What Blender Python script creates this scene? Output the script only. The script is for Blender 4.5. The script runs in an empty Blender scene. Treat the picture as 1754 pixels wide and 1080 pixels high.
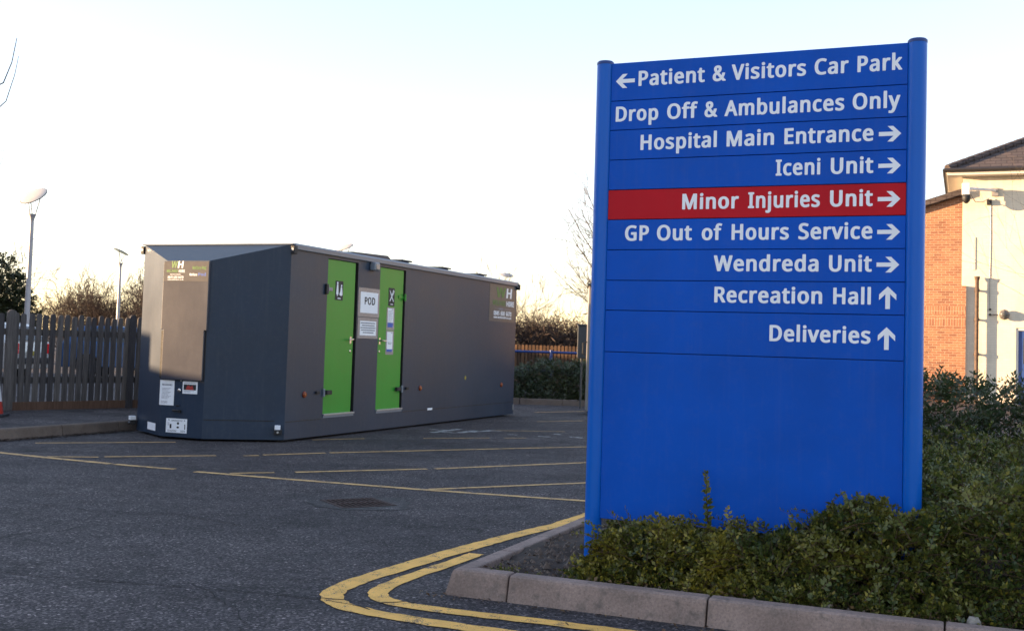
import bpy, math, random, json
import numpy as np
from mathutils import Vector, Matrix, noise as mnoise
R = math.radians
SC = bpy.context.scene
COL = SC.collection
random.seed(7)

# ------------------------------------------------------------------ camera
PITCH, ROLL, CAM_H = 0.0518, 0.0316, 1.22
cam = bpy.data.cameras.new('camera')
cam.sensor_width = 36.0
cam.lens = 1902.7 / 1754.0 * 36.0
cam.shift_y = (495.46 - 540.0) / 1754.0
cam.clip_start, cam.clip_end = 0.05, 2000.0
cam.dof.use_dof = True
cam.dof.focus_distance = 6.2
cam.dof.aperture_fstop = 7.1
cam_ob = bpy.data.objects.new('camera', cam)
COL.objects.link(cam_ob)
_f = Vector((0, math.cos(PITCH), math.sin(PITCH)))
_u = Vector((0, -math.sin(PITCH), math.cos(PITCH)))
_r = Vector((1, 0, 0))
_c, _s = math.cos(ROLL), math.sin(ROLL)
_u2, _r2 = _c * _u - _s * _r, _c * _r + _s * _u
cam_ob.matrix_world = Matrix(((_r2.x, _u2.x, -_f.x, 0), (_r2.y, _u2.y, -_f.y, 0), (_r2.z, _u2.z, -_f.z, CAM_H), (0, 0, 0, 1)))
SC.camera = cam_ob

# ------------------------------------------------------------------ light
SUN_EL = R(6.5)
SUN_DIR = Vector((-math.cos(SUN_EL), 0.0, math.sin(SUN_EL)))     # towards the sun: straight to the left
SUN_AZ = R(-90)
world = bpy.data.worlds.new('World')
SC.world = world
world.use_nodes = True
wn, wl = world.node_tree.nodes, world.node_tree.links
bg = wn['Background']
sky = wn.new('ShaderNodeTexSky')
sky.sky_type = 'NISHITA'
sky.sun_disc = False
sky.sun_elevation = SUN_EL
sky.sun_rotation = SUN_AZ
sky.air_density, sky.dust_density, sky.ozone_density = 1.0, 0.2, 1.2
hs = wn.new('ShaderNodeHueSaturation'); hs.inputs['Saturation'].default_value = 1.0
wl.new(sky.outputs[0], hs.inputs['Color'])
wb = wn.new('ShaderNodeMix'); wb.data_type = 'RGBA'; wb.blend_type = 'MULTIPLY'      # the photograph's cool white balance
wb.inputs[0].default_value = 1.0; wb.inputs[7].default_value = (1.02, .94, 1.04, 1)
gm = wn.new('ShaderNodeGamma'); gm.inputs[1].default_value = .70      # tone curve: lowers the horizon glow against the upper sky
wl.new(hs.outputs[0], gm.inputs[0]); wl.new(gm.outputs[0], wb.inputs[6]); wl.new(wb.outputs[2], bg.inputs['Color'])
bg.inputs['Strength'].default_value = 0.15
sun = bpy.data.lights.new('sun', 'SUN')
sun.energy = 3.9
sun.angle = R(0.5)
sun.color = (1.0, 0.66, 0.36)
sun_ob = bpy.data.objects.new('sun', sun)
COL.objects.link(sun_ob)
sun_ob.location = (-40, 10, 20)
sun_ob.rotation_euler = SUN_DIR.to_track_quat('Z', 'Y').to_euler()
SC.view_settings.view_transform = 'Standard'
SC.view_settings.look = 'None'
SC.view_settings.gamma = 1.0
SC.view_settings.exposure = 2.36

# ------------------------------------------------------------------ materials
class NT:
    def __init__(s, name):
        s.m = bpy.data.materials.new(name); s.m.use_nodes = True
        s.n, s.l = s.m.node_tree.nodes, s.m.node_tree.links
        s.b = s.n['Principled BSDF']
    def new(s, t, **k):
        x = s.n.new(t)
        for a, v in k.items(): setattr(x, a, v)
        return x
    def link(s, a, b): s.l.new(a, b)
    def pos(s, kind='Object'):
        return s.new('ShaderNodeTexCoord').outputs[kind]
    def noise(s, scale, detail=4, rough=.55, vec=None):
        x = s.new('ShaderNodeTexNoise'); x.inputs['Scale'].default_value = scale
        x.inputs['Detail'].default_value = detail; x.inputs['Roughness'].default_value = rough
        s.link(vec if vec is not None else s.pos(), x.inputs['Vector']); return x.outputs[0]
    def ramp(s, fac, stops):
        x = s.new('ShaderNodeValToRGB'); e = x.color_ramp.elements
        while len(e) < len(stops): e.new(0.5)
        for i, (p, c) in enumerate(stops):
            e[i].position = p; e[i].color = c if len(c) == 4 else (*c, 1)
        s.link(fac, x.inputs[0]); return x.outputs[0]
    def mix(s, fac, a, b, blend='MIX'):
        x = s.new('ShaderNodeMix', data_type='RGBA', blend_type=blend)
        for sock, v in ((x.inputs[0], fac), (x.inputs[6], a), (x.inputs[7], b)):
            if hasattr(v, 'is_linked'): s.link(v, sock)
            elif isinstance(v, (int, float)): sock.default_value = v
            else: sock.default_value = (*v, 1)
        return x.outputs[2]
    def bump(s, h, strength=.3, dist=.01, prev=None):
        x = s.new('ShaderNodeBump'); x.inputs['Strength'].default_value = strength
        x.inputs['Distance'].default_value = dist; s.link(h, x.inputs['Height'])
        if prev is not None: s.link(prev, x.inputs['Normal'])
        return x.outputs[0]
    def base(s, v):
        if hasattr(v, 'is_linked'): s.link(v, s.b.inputs['Base Color'])
        else: s.b.inputs['Base Color'].default_value = (*v, 1)
    def set(s, **k):
        for a, v in k.items():
            i = s.b.inputs[a.replace('_', ' ')]
            if hasattr(v, 'is_linked'): s.link(v, i)
            else: i.default_value = v

def sc(c, k): return tuple(min(1, x * k) for x in c)

def plain(name, c, rough=.5, metal=0., var=.12, vscale=3., bump=0., bscale=200., spec=.5):
    t = NT(name)
    n = t.noise(vscale, 6, .6)
    t.base(t.ramp(n, ((.3, sc(c, 1 - var)), (.7, sc(c, 1 + var)))))
    n2 = t.noise(vscale * 6, 5, .6)
    t.set(Roughness=t.ramp(n2, ((.3, (rough * .85,) * 3), (.7, (min(1, rough * 1.15),) * 3))), Metallic=metal, Specular_IOR_Level=spec)
    if bump: t.set(Normal=t.bump(t.noise(bscale, 4), bump, .004))
    return t.m

def foliage(name, dark, mid, yellow, ypos=.8, scale=4., trans=.25):
    t = NT(name)
    g = t.new('ShaderNodeNewGeometry')
    leaf = t.ramp(g.outputs['Random Per Island'], ((.0, dark), (.45, mid), (ypos, sc(mid, 1.35)), (1., yellow)))
    clump = t.noise(scale, 3, .5)
    t.base(t.mix(t.ramp(clump, ((.38, (0,) * 3), (.66, (1,) * 3))), leaf, t.mix(.5, yellow, leaf)))
    t.set(Roughness=.42, Specular_IOR_Level=.45)
    tr = t.new('ShaderNodeBsdfTranslucent'); tr.inputs[0].default_value = (*sc(mid, 1.6), 1)
    mx = t.new('ShaderNodeMixShader'); mx.inputs[0].default_value = trans
    t.link(t.b.outputs[0], mx.inputs[1]); t.link(tr.outputs[0], mx.inputs[2])
    t.link(mx.outputs[0], t.n['Material Output'].inputs[0])
    return t.m

def asphalt_color(t, vec, tint=1.0):
    v = t.new('ShaderNodeTexVoronoi'); v.inputs['Scale'].default_value = 92; t.link(vec, v.inputs['Vector'])
    chips = t.ramp(v.outputs['Color'], ((.0, (.008, .008, .009)), (.40, (.030, .030, .032)), (.72, (.075, .074, .077)), (.90, (.17, .165, .165)), (1., (.42, .40, .38))))
    fine = t.noise(260, 3, .6, vec)
    chips = t.mix(.7, chips, t.ramp(fine, ((.3, (.45,) * 3), (.7, (1.5,) * 3))), 'MULTIPLY')
    big = t.noise(.42, 6, .62, vec)
    med = t.noise(2.3, 6, .6, vec)
    col = t.mix(1., chips, t.ramp(big, ((.36, (.72, .72, .74)), (.62, (1.28, 1.25, 1.22)))), 'MULTIPLY')
    col = t.mix(1., col, t.ramp(med, ((.3, (.78,) * 3), (.7, (1.2,) * 3))), 'MULTIPLY')
    return t.mix(1., col, (tint * 1.18, tint * 1.05, tint * 1.05), 'MULTIPLY'), v, fine

def sc_node(t, col, k):
    return t.mix(1., col, (k, k, k), 'MULTIPLY')

def make_asphalt(name, tint=1.0):
    t = NT(name); vec = t.pos()
    col, v, fine = asphalt_color(t, vec, tint)
    # darker newer strip and thin cracks
    w = t.new('ShaderNodeTexVoronoi', feature='DISTANCE_TO_EDGE'); w.inputs['Scale'].default_value = .33
    warp = t.new('ShaderNodeVectorMath', operation='ADD')
    nz = t.new('ShaderNodeTexNoise'); nz.inputs['Scale'].default_value = 1.2; nz.inputs['Detail'].default_value = 6; t.link(vec, nz.inputs['Vector'])
    t.link(vec, warp.inputs[0]); t.link(nz.outputs['Color'], warp.inputs[1]); t.link(warp.outputs[0], w.inputs['Vector'])
    crack = t.ramp(w.outputs['Distance'], ((.0, (.25,) * 3), (.006, (1,) * 3)))
    mask = t.ramp(t.noise(.5, 2, .5, vec), ((.44, (0,) * 3), (.54, (1,) * 3)))
    col = t.mix(mask, col, t.mix(1., col, crack, 'MULTIPLY'))
    # an older, paler surface ends in a ragged joint in the foreground
    sx = t.new('ShaderNodeSeparateXYZ'); t.link(vec, sx.inputs[0])
    m1 = t.new('ShaderNodeMath', operation='MULTIPLY_ADD'); t.link(sx.outputs[0], m1.inputs[0]); m1.inputs[1].default_value = .22; t.link(sx.outputs[1], m1.inputs[2])
    m2 = t.new('ShaderNodeMath', operation='MULTIPLY_ADD'); t.link(t.noise(2.2, 7, .7, vec), m2.inputs[0]); m2.inputs[1].default_value = .55; t.link(m1.outputs[0], m2.inputs[2])
    mr = t.new('ShaderNodeMapRange'); mr.inputs['From Min'].default_value = 5.20; mr.inputs['From Max'].default_value = 5.36; t.link(m2.outputs[0], mr.inputs['Value'])
    col = t.mix(1., col, t.ramp(mr.outputs[0], ((0, (1.22, 1.21, 1.20)), (.5, (.78,) * 3), (.62, (.86,) * 3), (1, (.96,) * 3))), 'MULTIPLY')
    # tyre-polished and tyre-darkened tracks
    tw = t.new('ShaderNodeMapping'); tw.inputs['Rotation'].default_value = (0, 0, .35); tw.inputs['Scale'].default_value = (.09, .8, 1); t.link(vec, tw.inputs[0])
    col = t.mix(1., col, t.ramp(t.noise(1.6, 5, .6, tw.outputs[0]), ((.35, (.80,) * 3), (.65, (1.15,) * 3))), 'MULTIPLY')
    # oil and dirt stains
    st = t.noise(1.1, 3, .5, vec)
    col = t.mix(t.ramp(st, ((.60, (0,) * 3), (.72, (.6,) * 3))), col, (.016, .015, .016))
    t.base(col)
    t.set(Roughness=t.ramp(big_r(t, vec), ((.3, (.72,) * 3), (.7, (.9,) * 3))), Specular_IOR_Level=.35)
    h = t.new('ShaderNodeMath', operation='SUBTRACT'); t.link(fine, h.inputs[0]); t.link(v.outputs['Distance'], h.inputs[1])
    t.set(Normal=t.bump(h.outputs[0], .8, .010))
    return t.m

def big_r(t, vec): return t.noise(5, 4, .6, vec)

def make_paint(name, c, wear=.5, c2=None):
    t = NT(name); vec = t.pos()
    col, v, fine = asphalt_color(t, vec)
    n1 = t.noise(9, 8, .7, vec); n2 = t.noise(150, 4, .7, vec)
    pc = t.ramp(t.noise(5, 6, .65, vec), ((.3, sc(c, .78)), (.7, sc(c, 1.12))))
    s = t.new('ShaderNodeMath', operation='ADD'); t.link(n1, s.inputs[0]); t.link(n2, s.inputs[1])
    s2 = t.new('ShaderNodeMath', operation='MULTIPLY'); t.link(s.outputs[0], s2.inputs[0]); s2.inputs[1].default_value = .5
    t.base(t.mix(t.ramp(s2.outputs[0], ((wear * .25 + .28, (0,) * 3), (wear * .25 + .33, (1,) * 3))), col, pc))
    t.set(Roughness=.75, Normal=t.bump(fine, .4, .004))
    return t.m

def make_concrete(name, c, grime=(.10, .085, .075)):
    t = NT(name); vec = t.pos()
    n = t.noise(3.5, 8, .65, vec); f = t.noise(90, 5, .7, vec); st = t.noise(14, 6, .7, vec)
    col = t.ramp(n, ((.3, sc(c, .62)), (.68, sc(c, 1.2))))
    col = t.mix(1., col, t.ramp(f, ((.3, (.72,) * 3), (.7, (1.2,) * 3))), 'MULTIPLY')
    col = t.mix(t.ramp(st, ((.50, (0,) * 3), (.68, (.75,) * 3))), col, grime)
    v = t.new('ShaderNodeTexVoronoi'); v.inputs['Scale'].default_value = 55; t.link(vec, v.inputs['Vector'])
    col = t.mix(t.ramp(v.outputs['Distance'], ((.06, (.75,) * 3), (.16, (0,) * 3))), col, sc(c, .35))
    t.base(col); t.set(Roughness=.88, Specular_IOR_Level=.3, Normal=t.bump(f, .5, .006))
    return t.m

def make_wood(name, c1, c2):
    t = NT(name)
    mp = t.new('ShaderNodeMapping'); mp.inputs['Scale'].default_value = (14, 14, 1.2); t.link(t.pos(), mp.inputs[0])
    g = t.new('ShaderNodeNewGeometry'); o = t.new('ShaderNodeObjectInfo')
    n = t.noise(3, 7, .65, mp.outputs[0])
    col = t.ramp(n, ((.3, c1), (.7, c2)))
    col = t.mix(1., col, t.ramp(o.outputs['Random'], ((0, (.55, .56, .6)), (1, (1.35, 1.3, 1.2)))), 'MULTIPLY')
    t.base(col); t.set(Roughness=.85, Specular_IOR_Level=.25, Normal=t.bump(n, .3, .004))
    return t.m

def make_brick(name, soldier=False):
    t = NT(name)
    sx = t.new('ShaderNodeSeparateXYZ'); cx = t.new('ShaderNodeCombineXYZ'); t.link(t.pos(), sx.inputs[0])
    if soldier: t.link(sx.outputs[2], cx.inputs[0]); t.link(sx.outputs[0], cx.inputs[1])
    else: t.link(sx.outputs[0], cx.inputs[0]); t.link(sx.outputs[2], cx.inputs[1])
    b = t.new('ShaderNodeTexBrick'); b.offset = 0 if soldier else .5
    for k, v in (('Scale', 1.), ('Mortar Size', .006), ('Mortar Smooth', .2), ('Bias', -.1), ('Brick Width', .225), ('Row Height', .075)): b.inputs[k].default_value = v
    b.inputs['Color1'].default_value = (.38, .172, .090, 1); b.inputs['Color2'].default_value = (.23, .092, .054, 1); b.inputs['Mortar'].default_value = (.46, .33, .22, 1)
    t.link(cx.outputs[0], b.inputs['Vector'])
    n = t.noise(1.3, 6, .6)
    t.base(t.mix(1., b.outputs[0], t.ramp(n, ((.3, (.82,) * 3), (.7, (1.15,) * 3))), 'MULTIPLY'))
    inv = t.new('ShaderNodeMath', operation='SUBTRACT'); inv.inputs[0].default_value = 1; t.link(b.outputs['Fac'], inv.inputs[1])
    t.set(Roughness=.9, Normal=t.bump(inv.outputs[0], .5, .01))
    return t.m

def make_panel(name, c, rough=.32, wave=.12, c_var=.1, spec=.5, dust=1.):
    """painted sheet metal: a little buckled, a little dusty"""
    t = NT(name); vec = t.pos()
    n = t.noise(1.4, 5, .6, vec); d = t.noise(22, 6, .7, vec)
    mp = t.new('ShaderNodeMapping'); mp.inputs['Scale'].default_value = (30, 30, 1.6); t.link(vec, mp.inputs[0])
    streak = t.noise(1., 5, .65, mp.outputs[0])
    col = t.ramp(n, ((.3, sc(c, 1 - c_var)), (.7, sc(c, 1 + c_var))))
    col = t.mix(t.ramp(d, ((.5, (0,) * 3), (.85, (.12 * dust,) * 3))), col, (.22, .20, .18))
    col = t.mix(t.ramp(streak, ((.52, (0,) * 3), (.85, (.10 * dust,) * 3))), col, (.25, .23, .21))
    t.base(col)
    t.set(Roughness=t.ramp(n, ((.3, (rough * .92,) * 3), (.75, (rough * 1.1,) * 3))), Specular_IOR_Level=spec)
    t.set(Normal=t.bump(t.noise(2.2, 2, .4, vec), wave, .03, t.bump(t.noise(300, 2, .5, vec), .04, .002)))
    return t.m

M = {}
M['asphalt'] = make_asphalt('asphalt')
M['pave_asphalt'] = make_asphalt('pavement_asphalt', 1.12)
M['yellow'] = make_paint('worn_yellow_paint', (.86, .475, .10), .52)
M['yellow_thin'] = make_paint('thin_worn_yellow_paint', (.60, .37, .14), .60)
M['white_line'] = make_paint('worn_white_paint', (.5, .5, .48), .72)
M['kerb'] = make_concrete('kerb_concrete', (.31, .23, .195))
M['kerb_dark'] = make_concrete('old_kerb_concrete', (.15, .115, .095))
M['soil'] = plain('soil', (.035, .022, .015), .95, 0, .5, 9, .9, 70)
M['chip'] = plain('pale_chip', (.15, .145, .14), .85, 0, .3, 30)
M['stone'] = plain('pale_stone', (.28, .25, .22), .85, 0, .25, 30, .5, 60)
M['clod'] = plain('soil_clod', (.13, .095, .075), .95, 0, .4, 40, .6, 90)
M['sign_blue'] = make_panel('sign_blue_enamel', (.0015, .086, .49), .42, .05, .12, .12, .55)
M['post_blue'] = make_panel('post_blue_powder_coat', (.002, .115, .52), .34, .03, .05, .25, .1)
M['sign_red'] = make_panel('sign_red_vinyl', (.50, .010, .020), .40, .05, .12, .10, .15)
M['cap'] = plain('post_cap', (.004, .04, .20), .5)
M['lettering'] = plain('white_vinyl', (.88, .90, .93), .45, 0, .03, 4)
M['seam'] = plain('dark_gap', (.003, .018, .10), .8)
M['pod'] = make_panel('slate_grey_panel', (.016, .032, .061), .42, .07, .12, .35, .7)
M['pod_trim'] = make_panel('grey_metal_trim', (.17, .20, .25), .32, .05, .1)
M['pod_cover'] = make_panel('slate_grey_cover', (.040, .045, .066), .30, .07, .10, .5, .5)
M['pod_dark'] = plain('black_rubber', (.012, .012, .014), .6)
M['green'] = make_panel('door_green', (.028, .255, .024), .38, .06, .06, .35, .5)
M['alu'] = plain('aluminium', (.42, .44, .47), .35, .8, .1, 8)
M['chrome'] = plain('steel_handle', (.55, .55, .56), .25, 1., .05)
M['paper'] = plain('white_paper', (.80, .82, .86), .7, 0, .03, 6)
M['sleeve'] = plain('grey_plastic_sleeve', (.20, .21, .24), .25)
M['ink'] = plain('black_ink', (.012, .012, .016), .6)
M['ink_grey'] = plain('grey_ink', (.20, .21, .25), .7)
M['ink_blue'] = plain('blue_ink', (.02, .09, .42), .5)
M['ink_red'] = plain('red_ink', (.34, .03, .025), .6)
M['decal'] = plain('decal_grey', (.040, .056, .066), .35)
M['decal_pale'] = plain('decal_pale_grey', (.12, .115, .115), .22)
M['decal_green'] = plain('decal_green', (.06, .17, .03), .5, 0, .3, 14)
M['amber'] = plain('amber_lens', (.20, .035, .008), .25)
M['amber_core'] = plain('amber_reflector', (.35, .10, .02), .2)
M['yellow_sticker'] = plain('yellow_sticker', (.26, .22, .03), .5)
M['fence'] = make_wood('weathered_fence_wood', (.058, .054, .056), (.135, .126, .128))
M['fence_dark'] = make_wood('dark_brown_fence_wood', (.060, .034, .020), (.11, .065, .038))
M['gravel_board'] = make_wood('brown_board', (.075, .045, .033), (.13, .08, .06))
M['galv'] = plain('galvanised_steel', (.33, .33, .36), .5, .35, .1, 2)
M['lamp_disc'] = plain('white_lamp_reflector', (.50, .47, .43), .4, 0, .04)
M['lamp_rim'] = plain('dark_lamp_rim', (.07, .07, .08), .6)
M['lamp_disc_shaded'] = plain('shaded_lamp_disc', (.20, .30, .40), .4, 0, .05)  # bluish shade of the disc's underside put into its colour
M['bark'] = plain('bark', (.034, .023, .018), .9, 0, .3, 6, .6, 40)
M['bark_warm'] = plain('russet_twigs', (.036, .021, .015), .9, 0, .35, 3)
M['bark_pale'] = plain('grey_twigs', (.10, .08, .07), .9, 0, .25, 3)
M['twig'] = plain('brown_twig', (.10, .060, .036), .8, 0, .3, 8)
M['dead_leaf'] = foliage('dead_leaves', (.030, .016, .008), (.085, .042, .018), (.20, .12, .045), .8, 9., .1)
M['leaf'] = foliage('small_shrub_leaves', (.014, .030, .009), (.055, .080, .018), (.30, .25, .036), .78, 4.5)
M['leaf_olive'] = foliage('olive_shrub_leaves', (.020, .034, .009), (.072, .086, .017), (.40, .31, .036), .73, 5.5)
M['leaf_dark'] = foliage('dark_hedge_leaves', (.011, .022, .011), (.036, .058, .022), (.085, .085, .026), .86, 2.2)
M['leaf_ever'] = foliage('evergreen_leaves', (.008, .014, .007), (.018, .030, .012), (.050, .050, .016), .9, 1., .1)
M['leaf_far'] = foliage('juniper_leaves', (.012, .022, .012), (.030, .050, .022), (.065, .070, .025), .9, 1.4, .1)
def cream_mat():
    t = NT('cream_painted_brick')
    sx = t.new('ShaderNodeSeparateXYZ'); cx = t.new('ShaderNodeCombineXYZ'); t.link(t.pos(), sx.inputs[0])
    t.link(sx.outputs[0], cx.inputs[0]); t.link(sx.outputs[2], cx.inputs[1])
    b = t.new('ShaderNodeTexBrick')
    for k, v in (('Scale', 1.), ('Mortar Size', .006), ('Mortar Smooth', .3), ('Brick Width', .225), ('Row Height', .075)): b.inputs[k].default_value = v
    b.inputs['Color1'].default_value = (.78, .70, .56, 1); b.inputs['Color2'].default_value = (.72, .65, .52, 1); b.inputs['Mortar'].default_value = (.68, .60, .48, 1)
    t.link(cx.outputs[0], b.inputs['Vector'])
    mp = t.new('ShaderNodeMapping'); mp.inputs['Scale'].default_value = (3.5, 3.5, .35); t.link(t.pos(), mp.inputs[0])
    c_ = t.mix(1., b.outputs[0], t.ramp(t.noise(1.1, 7, .65), ((.3, (.86,) * 3), (.7, (1.04,) * 3))), 'MULTIPLY')
    t.base(t.mix(t.ramp(t.noise(1.2, 6, .65, mp.outputs[0]), ((.52, (0,) * 3), (.8, (.35,) * 3))), c_, (.38, .32, .24)))
    inv = t.new('ShaderNodeMath', operation='SUBTRACT'); inv.inputs[0].default_value = 1; t.link(b.outputs['Fac'], inv.inputs[1])
    t.set(Roughness=.85, Normal=t.bump(inv.outputs[0], .25, .006)); return t.m
M['cream'] = cream_mat()
M['white_wood'] = plain('white_painted_wood', (.72, .68, .62), .55, 0, .05)
M['brick'] = make_brick('red_brick')
M['soldier'] = make_brick('soldier_brick', True)
M['gutter'] = plain('black_gutter', (.025, .022, .022), .45)
M['pipe'] = plain('rusty_drainpipe', (.085, .050, .033), .7, 0, .5, 9)
M['door_blue'] = plain('blue_door', (.03, .07, .24), .4)
M['grey_box'] = plain('grey_enamel', (.06, .065, .07), .45)
M['grey_cabin'] = plain('pale_grey_steel', (.30, .28, .27), .4, .2)
M['blue_rail'] = plain('blue_rail_paint', (.008, .035, .17), .4)
M['glass'] = plain('dark_glass', (.02, .025, .03), .06, 0, .1, 2, 0, 100, .8)
M['tyre'] = plain('tyre_rubber', (.014, .014, .015), .8)
M['car_blue'] = plain('blue_car_paint', (.035, .085, .20), .22, .2, .05)
M['car_silver'] = plain('silver_car_paint', (.50, .50, .50), .28, .4, .05)
M['tail_red'] = plain('red_lens', (.55, .01, .012), .2)
M['rust'] = plain('rusty_iron', (.040, .020, .015), .8, .1, .4, 25, .5, 120)
M['hole'] = plain('drain_shadow', (.006, .005, .005), .9)
M['cone_red'] = plain('cone_red', (.50, .035, .02), .5)
M['cone_white'] = plain('cone_sleeve', (.75, .75, .76), .4)
M['cone_base'] = plain('cone_base', (.02, .022, .03), .7)
M['hotbrick'] = plain('far_brick', (.25, .12, .07), .9)
def roof_mat():
    t = NT('brown_roof_tiles')
    sx = t.new('ShaderNodeSeparateXYZ'); cx = t.new('ShaderNodeCombineXYZ'); t.link(t.pos(), sx.inputs[0])
    t.link(sx.outputs[0], cx.inputs[0]); t.link(sx.outputs[2], cx.inputs[1])
    b = t.new('ShaderNodeTexBrick')
    for k, v in (('Scale', 1.), ('Mortar Size', .012), ('Brick Width', .3), ('Row Height', .12)): b.inputs[k].default_value = v
    b.inputs['Color1'].default_value = (.085, .064, .060, 1); b.inputs['Color2'].default_value = (.065, .052, .05, 1); b.inputs['Mortar'].default_value = (.03, .02, .02, 1)
    t.link(cx.outputs[0], b.inputs['Vector'])
    t.base(t.mix(1., b.outputs[0], t.ramp(t.noise(2, 6, .6), ((.3, (.75,) * 3), (.7, (1.3,) * 3))), 'MULTIPLY'))
    t.set(Roughness=.9, Normal=t.bump(t.noise(30, 4), .5, .01)); return t.m
M['roof'] = roof_mat()

# ------------------------------------------------------------------ mesh helpers
class MB:
    def __init__(s): s.v, s.f, s.mi = [], [], []; s.mat = 0
    def add(s, V, F, m=None):
        o = len(s.v); s.v += [tuple(p) for p in V]
        for f in F: s.f.append([o + i for i in f]); s.mi.append(s.mat if m is None else m)
        return s
    def box(s, a, b, m=None, rot=None, org=None):
        x0, y0, z0 = a; x1, y1, z1 = b
        V = [Vector(p) for p in ((x0, y0, z0), (x1, y0, z0), (x1, y1, z0), (x0, y1, z0), (x0, y0, z1), (x1, y0, z1), (x1, y1, z1), (x0, y1, z1))]
        if rot is not None:
            c = Vector(org) if org is not None else (Vector(a) + Vector(b)) / 2
            V = [c + rot @ (p - c) for p in V]
        return s.add(V, [(0, 3, 2, 1), (4, 5, 6, 7), (0, 1, 5, 4), (1, 2, 6, 5), (2, 3, 7, 6), (3, 0, 4, 7)], m)
    def prism(s, poly, z0, z1, m=None, axis='z'):
        n = len(poly)
        def P(x, y, z): return {'z': (x, y, z), 'y': (x, z, y), 'x': (z, x, y)}[axis]
        V = [P(x, y, z0) for x, y in poly] + [P(x, y, z1) for x, y in poly]
        F = [tuple(range(n))[::-1], tuple(range(n, 2 * n))] + [(i, (i + 1) % n, n + (i + 1) % n, n + i) for i in range(n)]
        return s.add(V, F, m)
    def tube(s, P, r, n=8, cap=True, m=None):
        P = [Vector(p) for p in P]; k = len(P)
        if not hasattr(r, '__len__'): r = [r] * k
        d = (P[1] - P[0]).normalized()
        ref = Vector((0, 0, 1)) if abs(d.z) < .9 else Vector((1, 0, 0))
        a = d.cross(ref).normalized(); V, F = [], []
        for i in range(k):
            t = (P[min(i + 1, k - 1)] - P[max(i - 1, 0)])
            if t.length < 1e-9: t = d
            t.normalize(); a = (a - t * a.dot(t))
            if a.length < 1e-6: a = t.orthogonal()
            a.normalize(); b = t.cross(a)
            for j in range(n):
                q = 2 * math.pi * j / n
                V.append(P[i] + (a * math.cos(q) + b * math.sin(q)) * r[i])
        for i in range(k - 1):
            for j in range(n):
                F.append((i * n + j, i * n + (j + 1) % n, (i + 1) * n + (j + 1) % n, (i + 1) * n + j))
        if cap: F += [tuple(range(n))[::-1], tuple(range((k - 1) * n, k * n))]
        return s.add(V, F, m)
    def lathe(s, prof, n=24, c=(0, 0, 0), m=None):
        V, F = [], []; k = len(prof)
        for r, z in prof:
            for j in range(n):
                q = 2 * math.pi * j / n; V.append((c[0] + r * math.cos(q), c[1] + r * math.sin(q), c[2] + z))
        for i in range(k - 1):
            for j in range(n): F.append((i * n + j, i * n + (j + 1) % n, (i + 1) * n + (j + 1) % n, (i + 1) * n + j))
        F += [tuple(range(n))[::-1], tuple(range((k - 1) * n, k * n))]
        return s.add(V, F, m)
    def xf(s, mat):
        s.v = [tuple(mat @ Vector(p)) for p in s.v]; return s
    def build(s, name, mats, parent=None, smooth=False, bevel=0., seg=2):
        me = bpy.data.meshes.new(name)
        me.from_pydata(s.v, [], s.f); me.validate()
        if not isinstance(mats, (list, tuple)): mats = [mats]
        for x in mats: me.materials.append(M[x] if isinstance(x, str) else x)
        if len(mats) > 1:
            for p, i in zip(me.polygons, s.mi): p.material_index = i
        if smooth:
            me.polygons.foreach_set('use_smooth', [True] * len(me.polygons))
        o = bpy.data.objects.new(name, me); COL.objects.link(o)
        if smooth == 'auto':
            e = o.modifiers.new('edges', 'EDGE_SPLIT'); e.split_angle = R(35)
        if bevel:
            b = o.modifiers.new('bevel', 'BEVEL'); b.width = bevel; b.segments = seg; b.limit_method = 'ANGLE'; b.angle_limit = R(40)
        if parent: o.parent = parent
        return o

def np_obj(name, V, F, mats, parent=None, mi=None, smooth=False):
    me = bpy.data.meshes.new(name)
    V = np.asarray(V, np.float32); F = np.asarray(F, np.int32); k = F.shape[1]
    me.vertices.add(len(V)); me.vertices.foreach_set('co', V.ravel())
    me.loops.add(F.size); me.loops.foreach_set('vertex_index', F.ravel())
    me.polygons.add(len(F)); me.polygons.foreach_set('loop_start', np.arange(0, F.size, k, dtype=np.int32))
    if mi is not None: me.polygons.foreach_set('material_index', np.asarray(mi, np.int32))
    if smooth: me.polygons.foreach_set('use_smooth', np.ones(len(F), bool))
    me.update(calc_edges=True)
    for x in (mats if isinstance(mats, (list, tuple)) else [mats]): me.materials.append(M[x])
    o = bpy.data.objects.new(name, me); COL.objects.link(o)
    if parent: o.parent = parent
    return o

def thing(name, label, cat, loc=(0, 0, 0), rz=0., group=None):
    o = bpy.data.objects.new(name, None); COL.objects.link(o)
    o.location = loc; o.rotation_euler = (0, 0, rz); o.empty_display_size = .2
    o['label'] = label; o['category'] = cat
    if group: o['group'] = group
    return o
def tag(o, label, cat, group=None):
    o['label'] = label; o['category'] = cat
    if group: o['group'] = group
    return o
def struct(o):
    o['kind'] = 'structure'; return o

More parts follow.
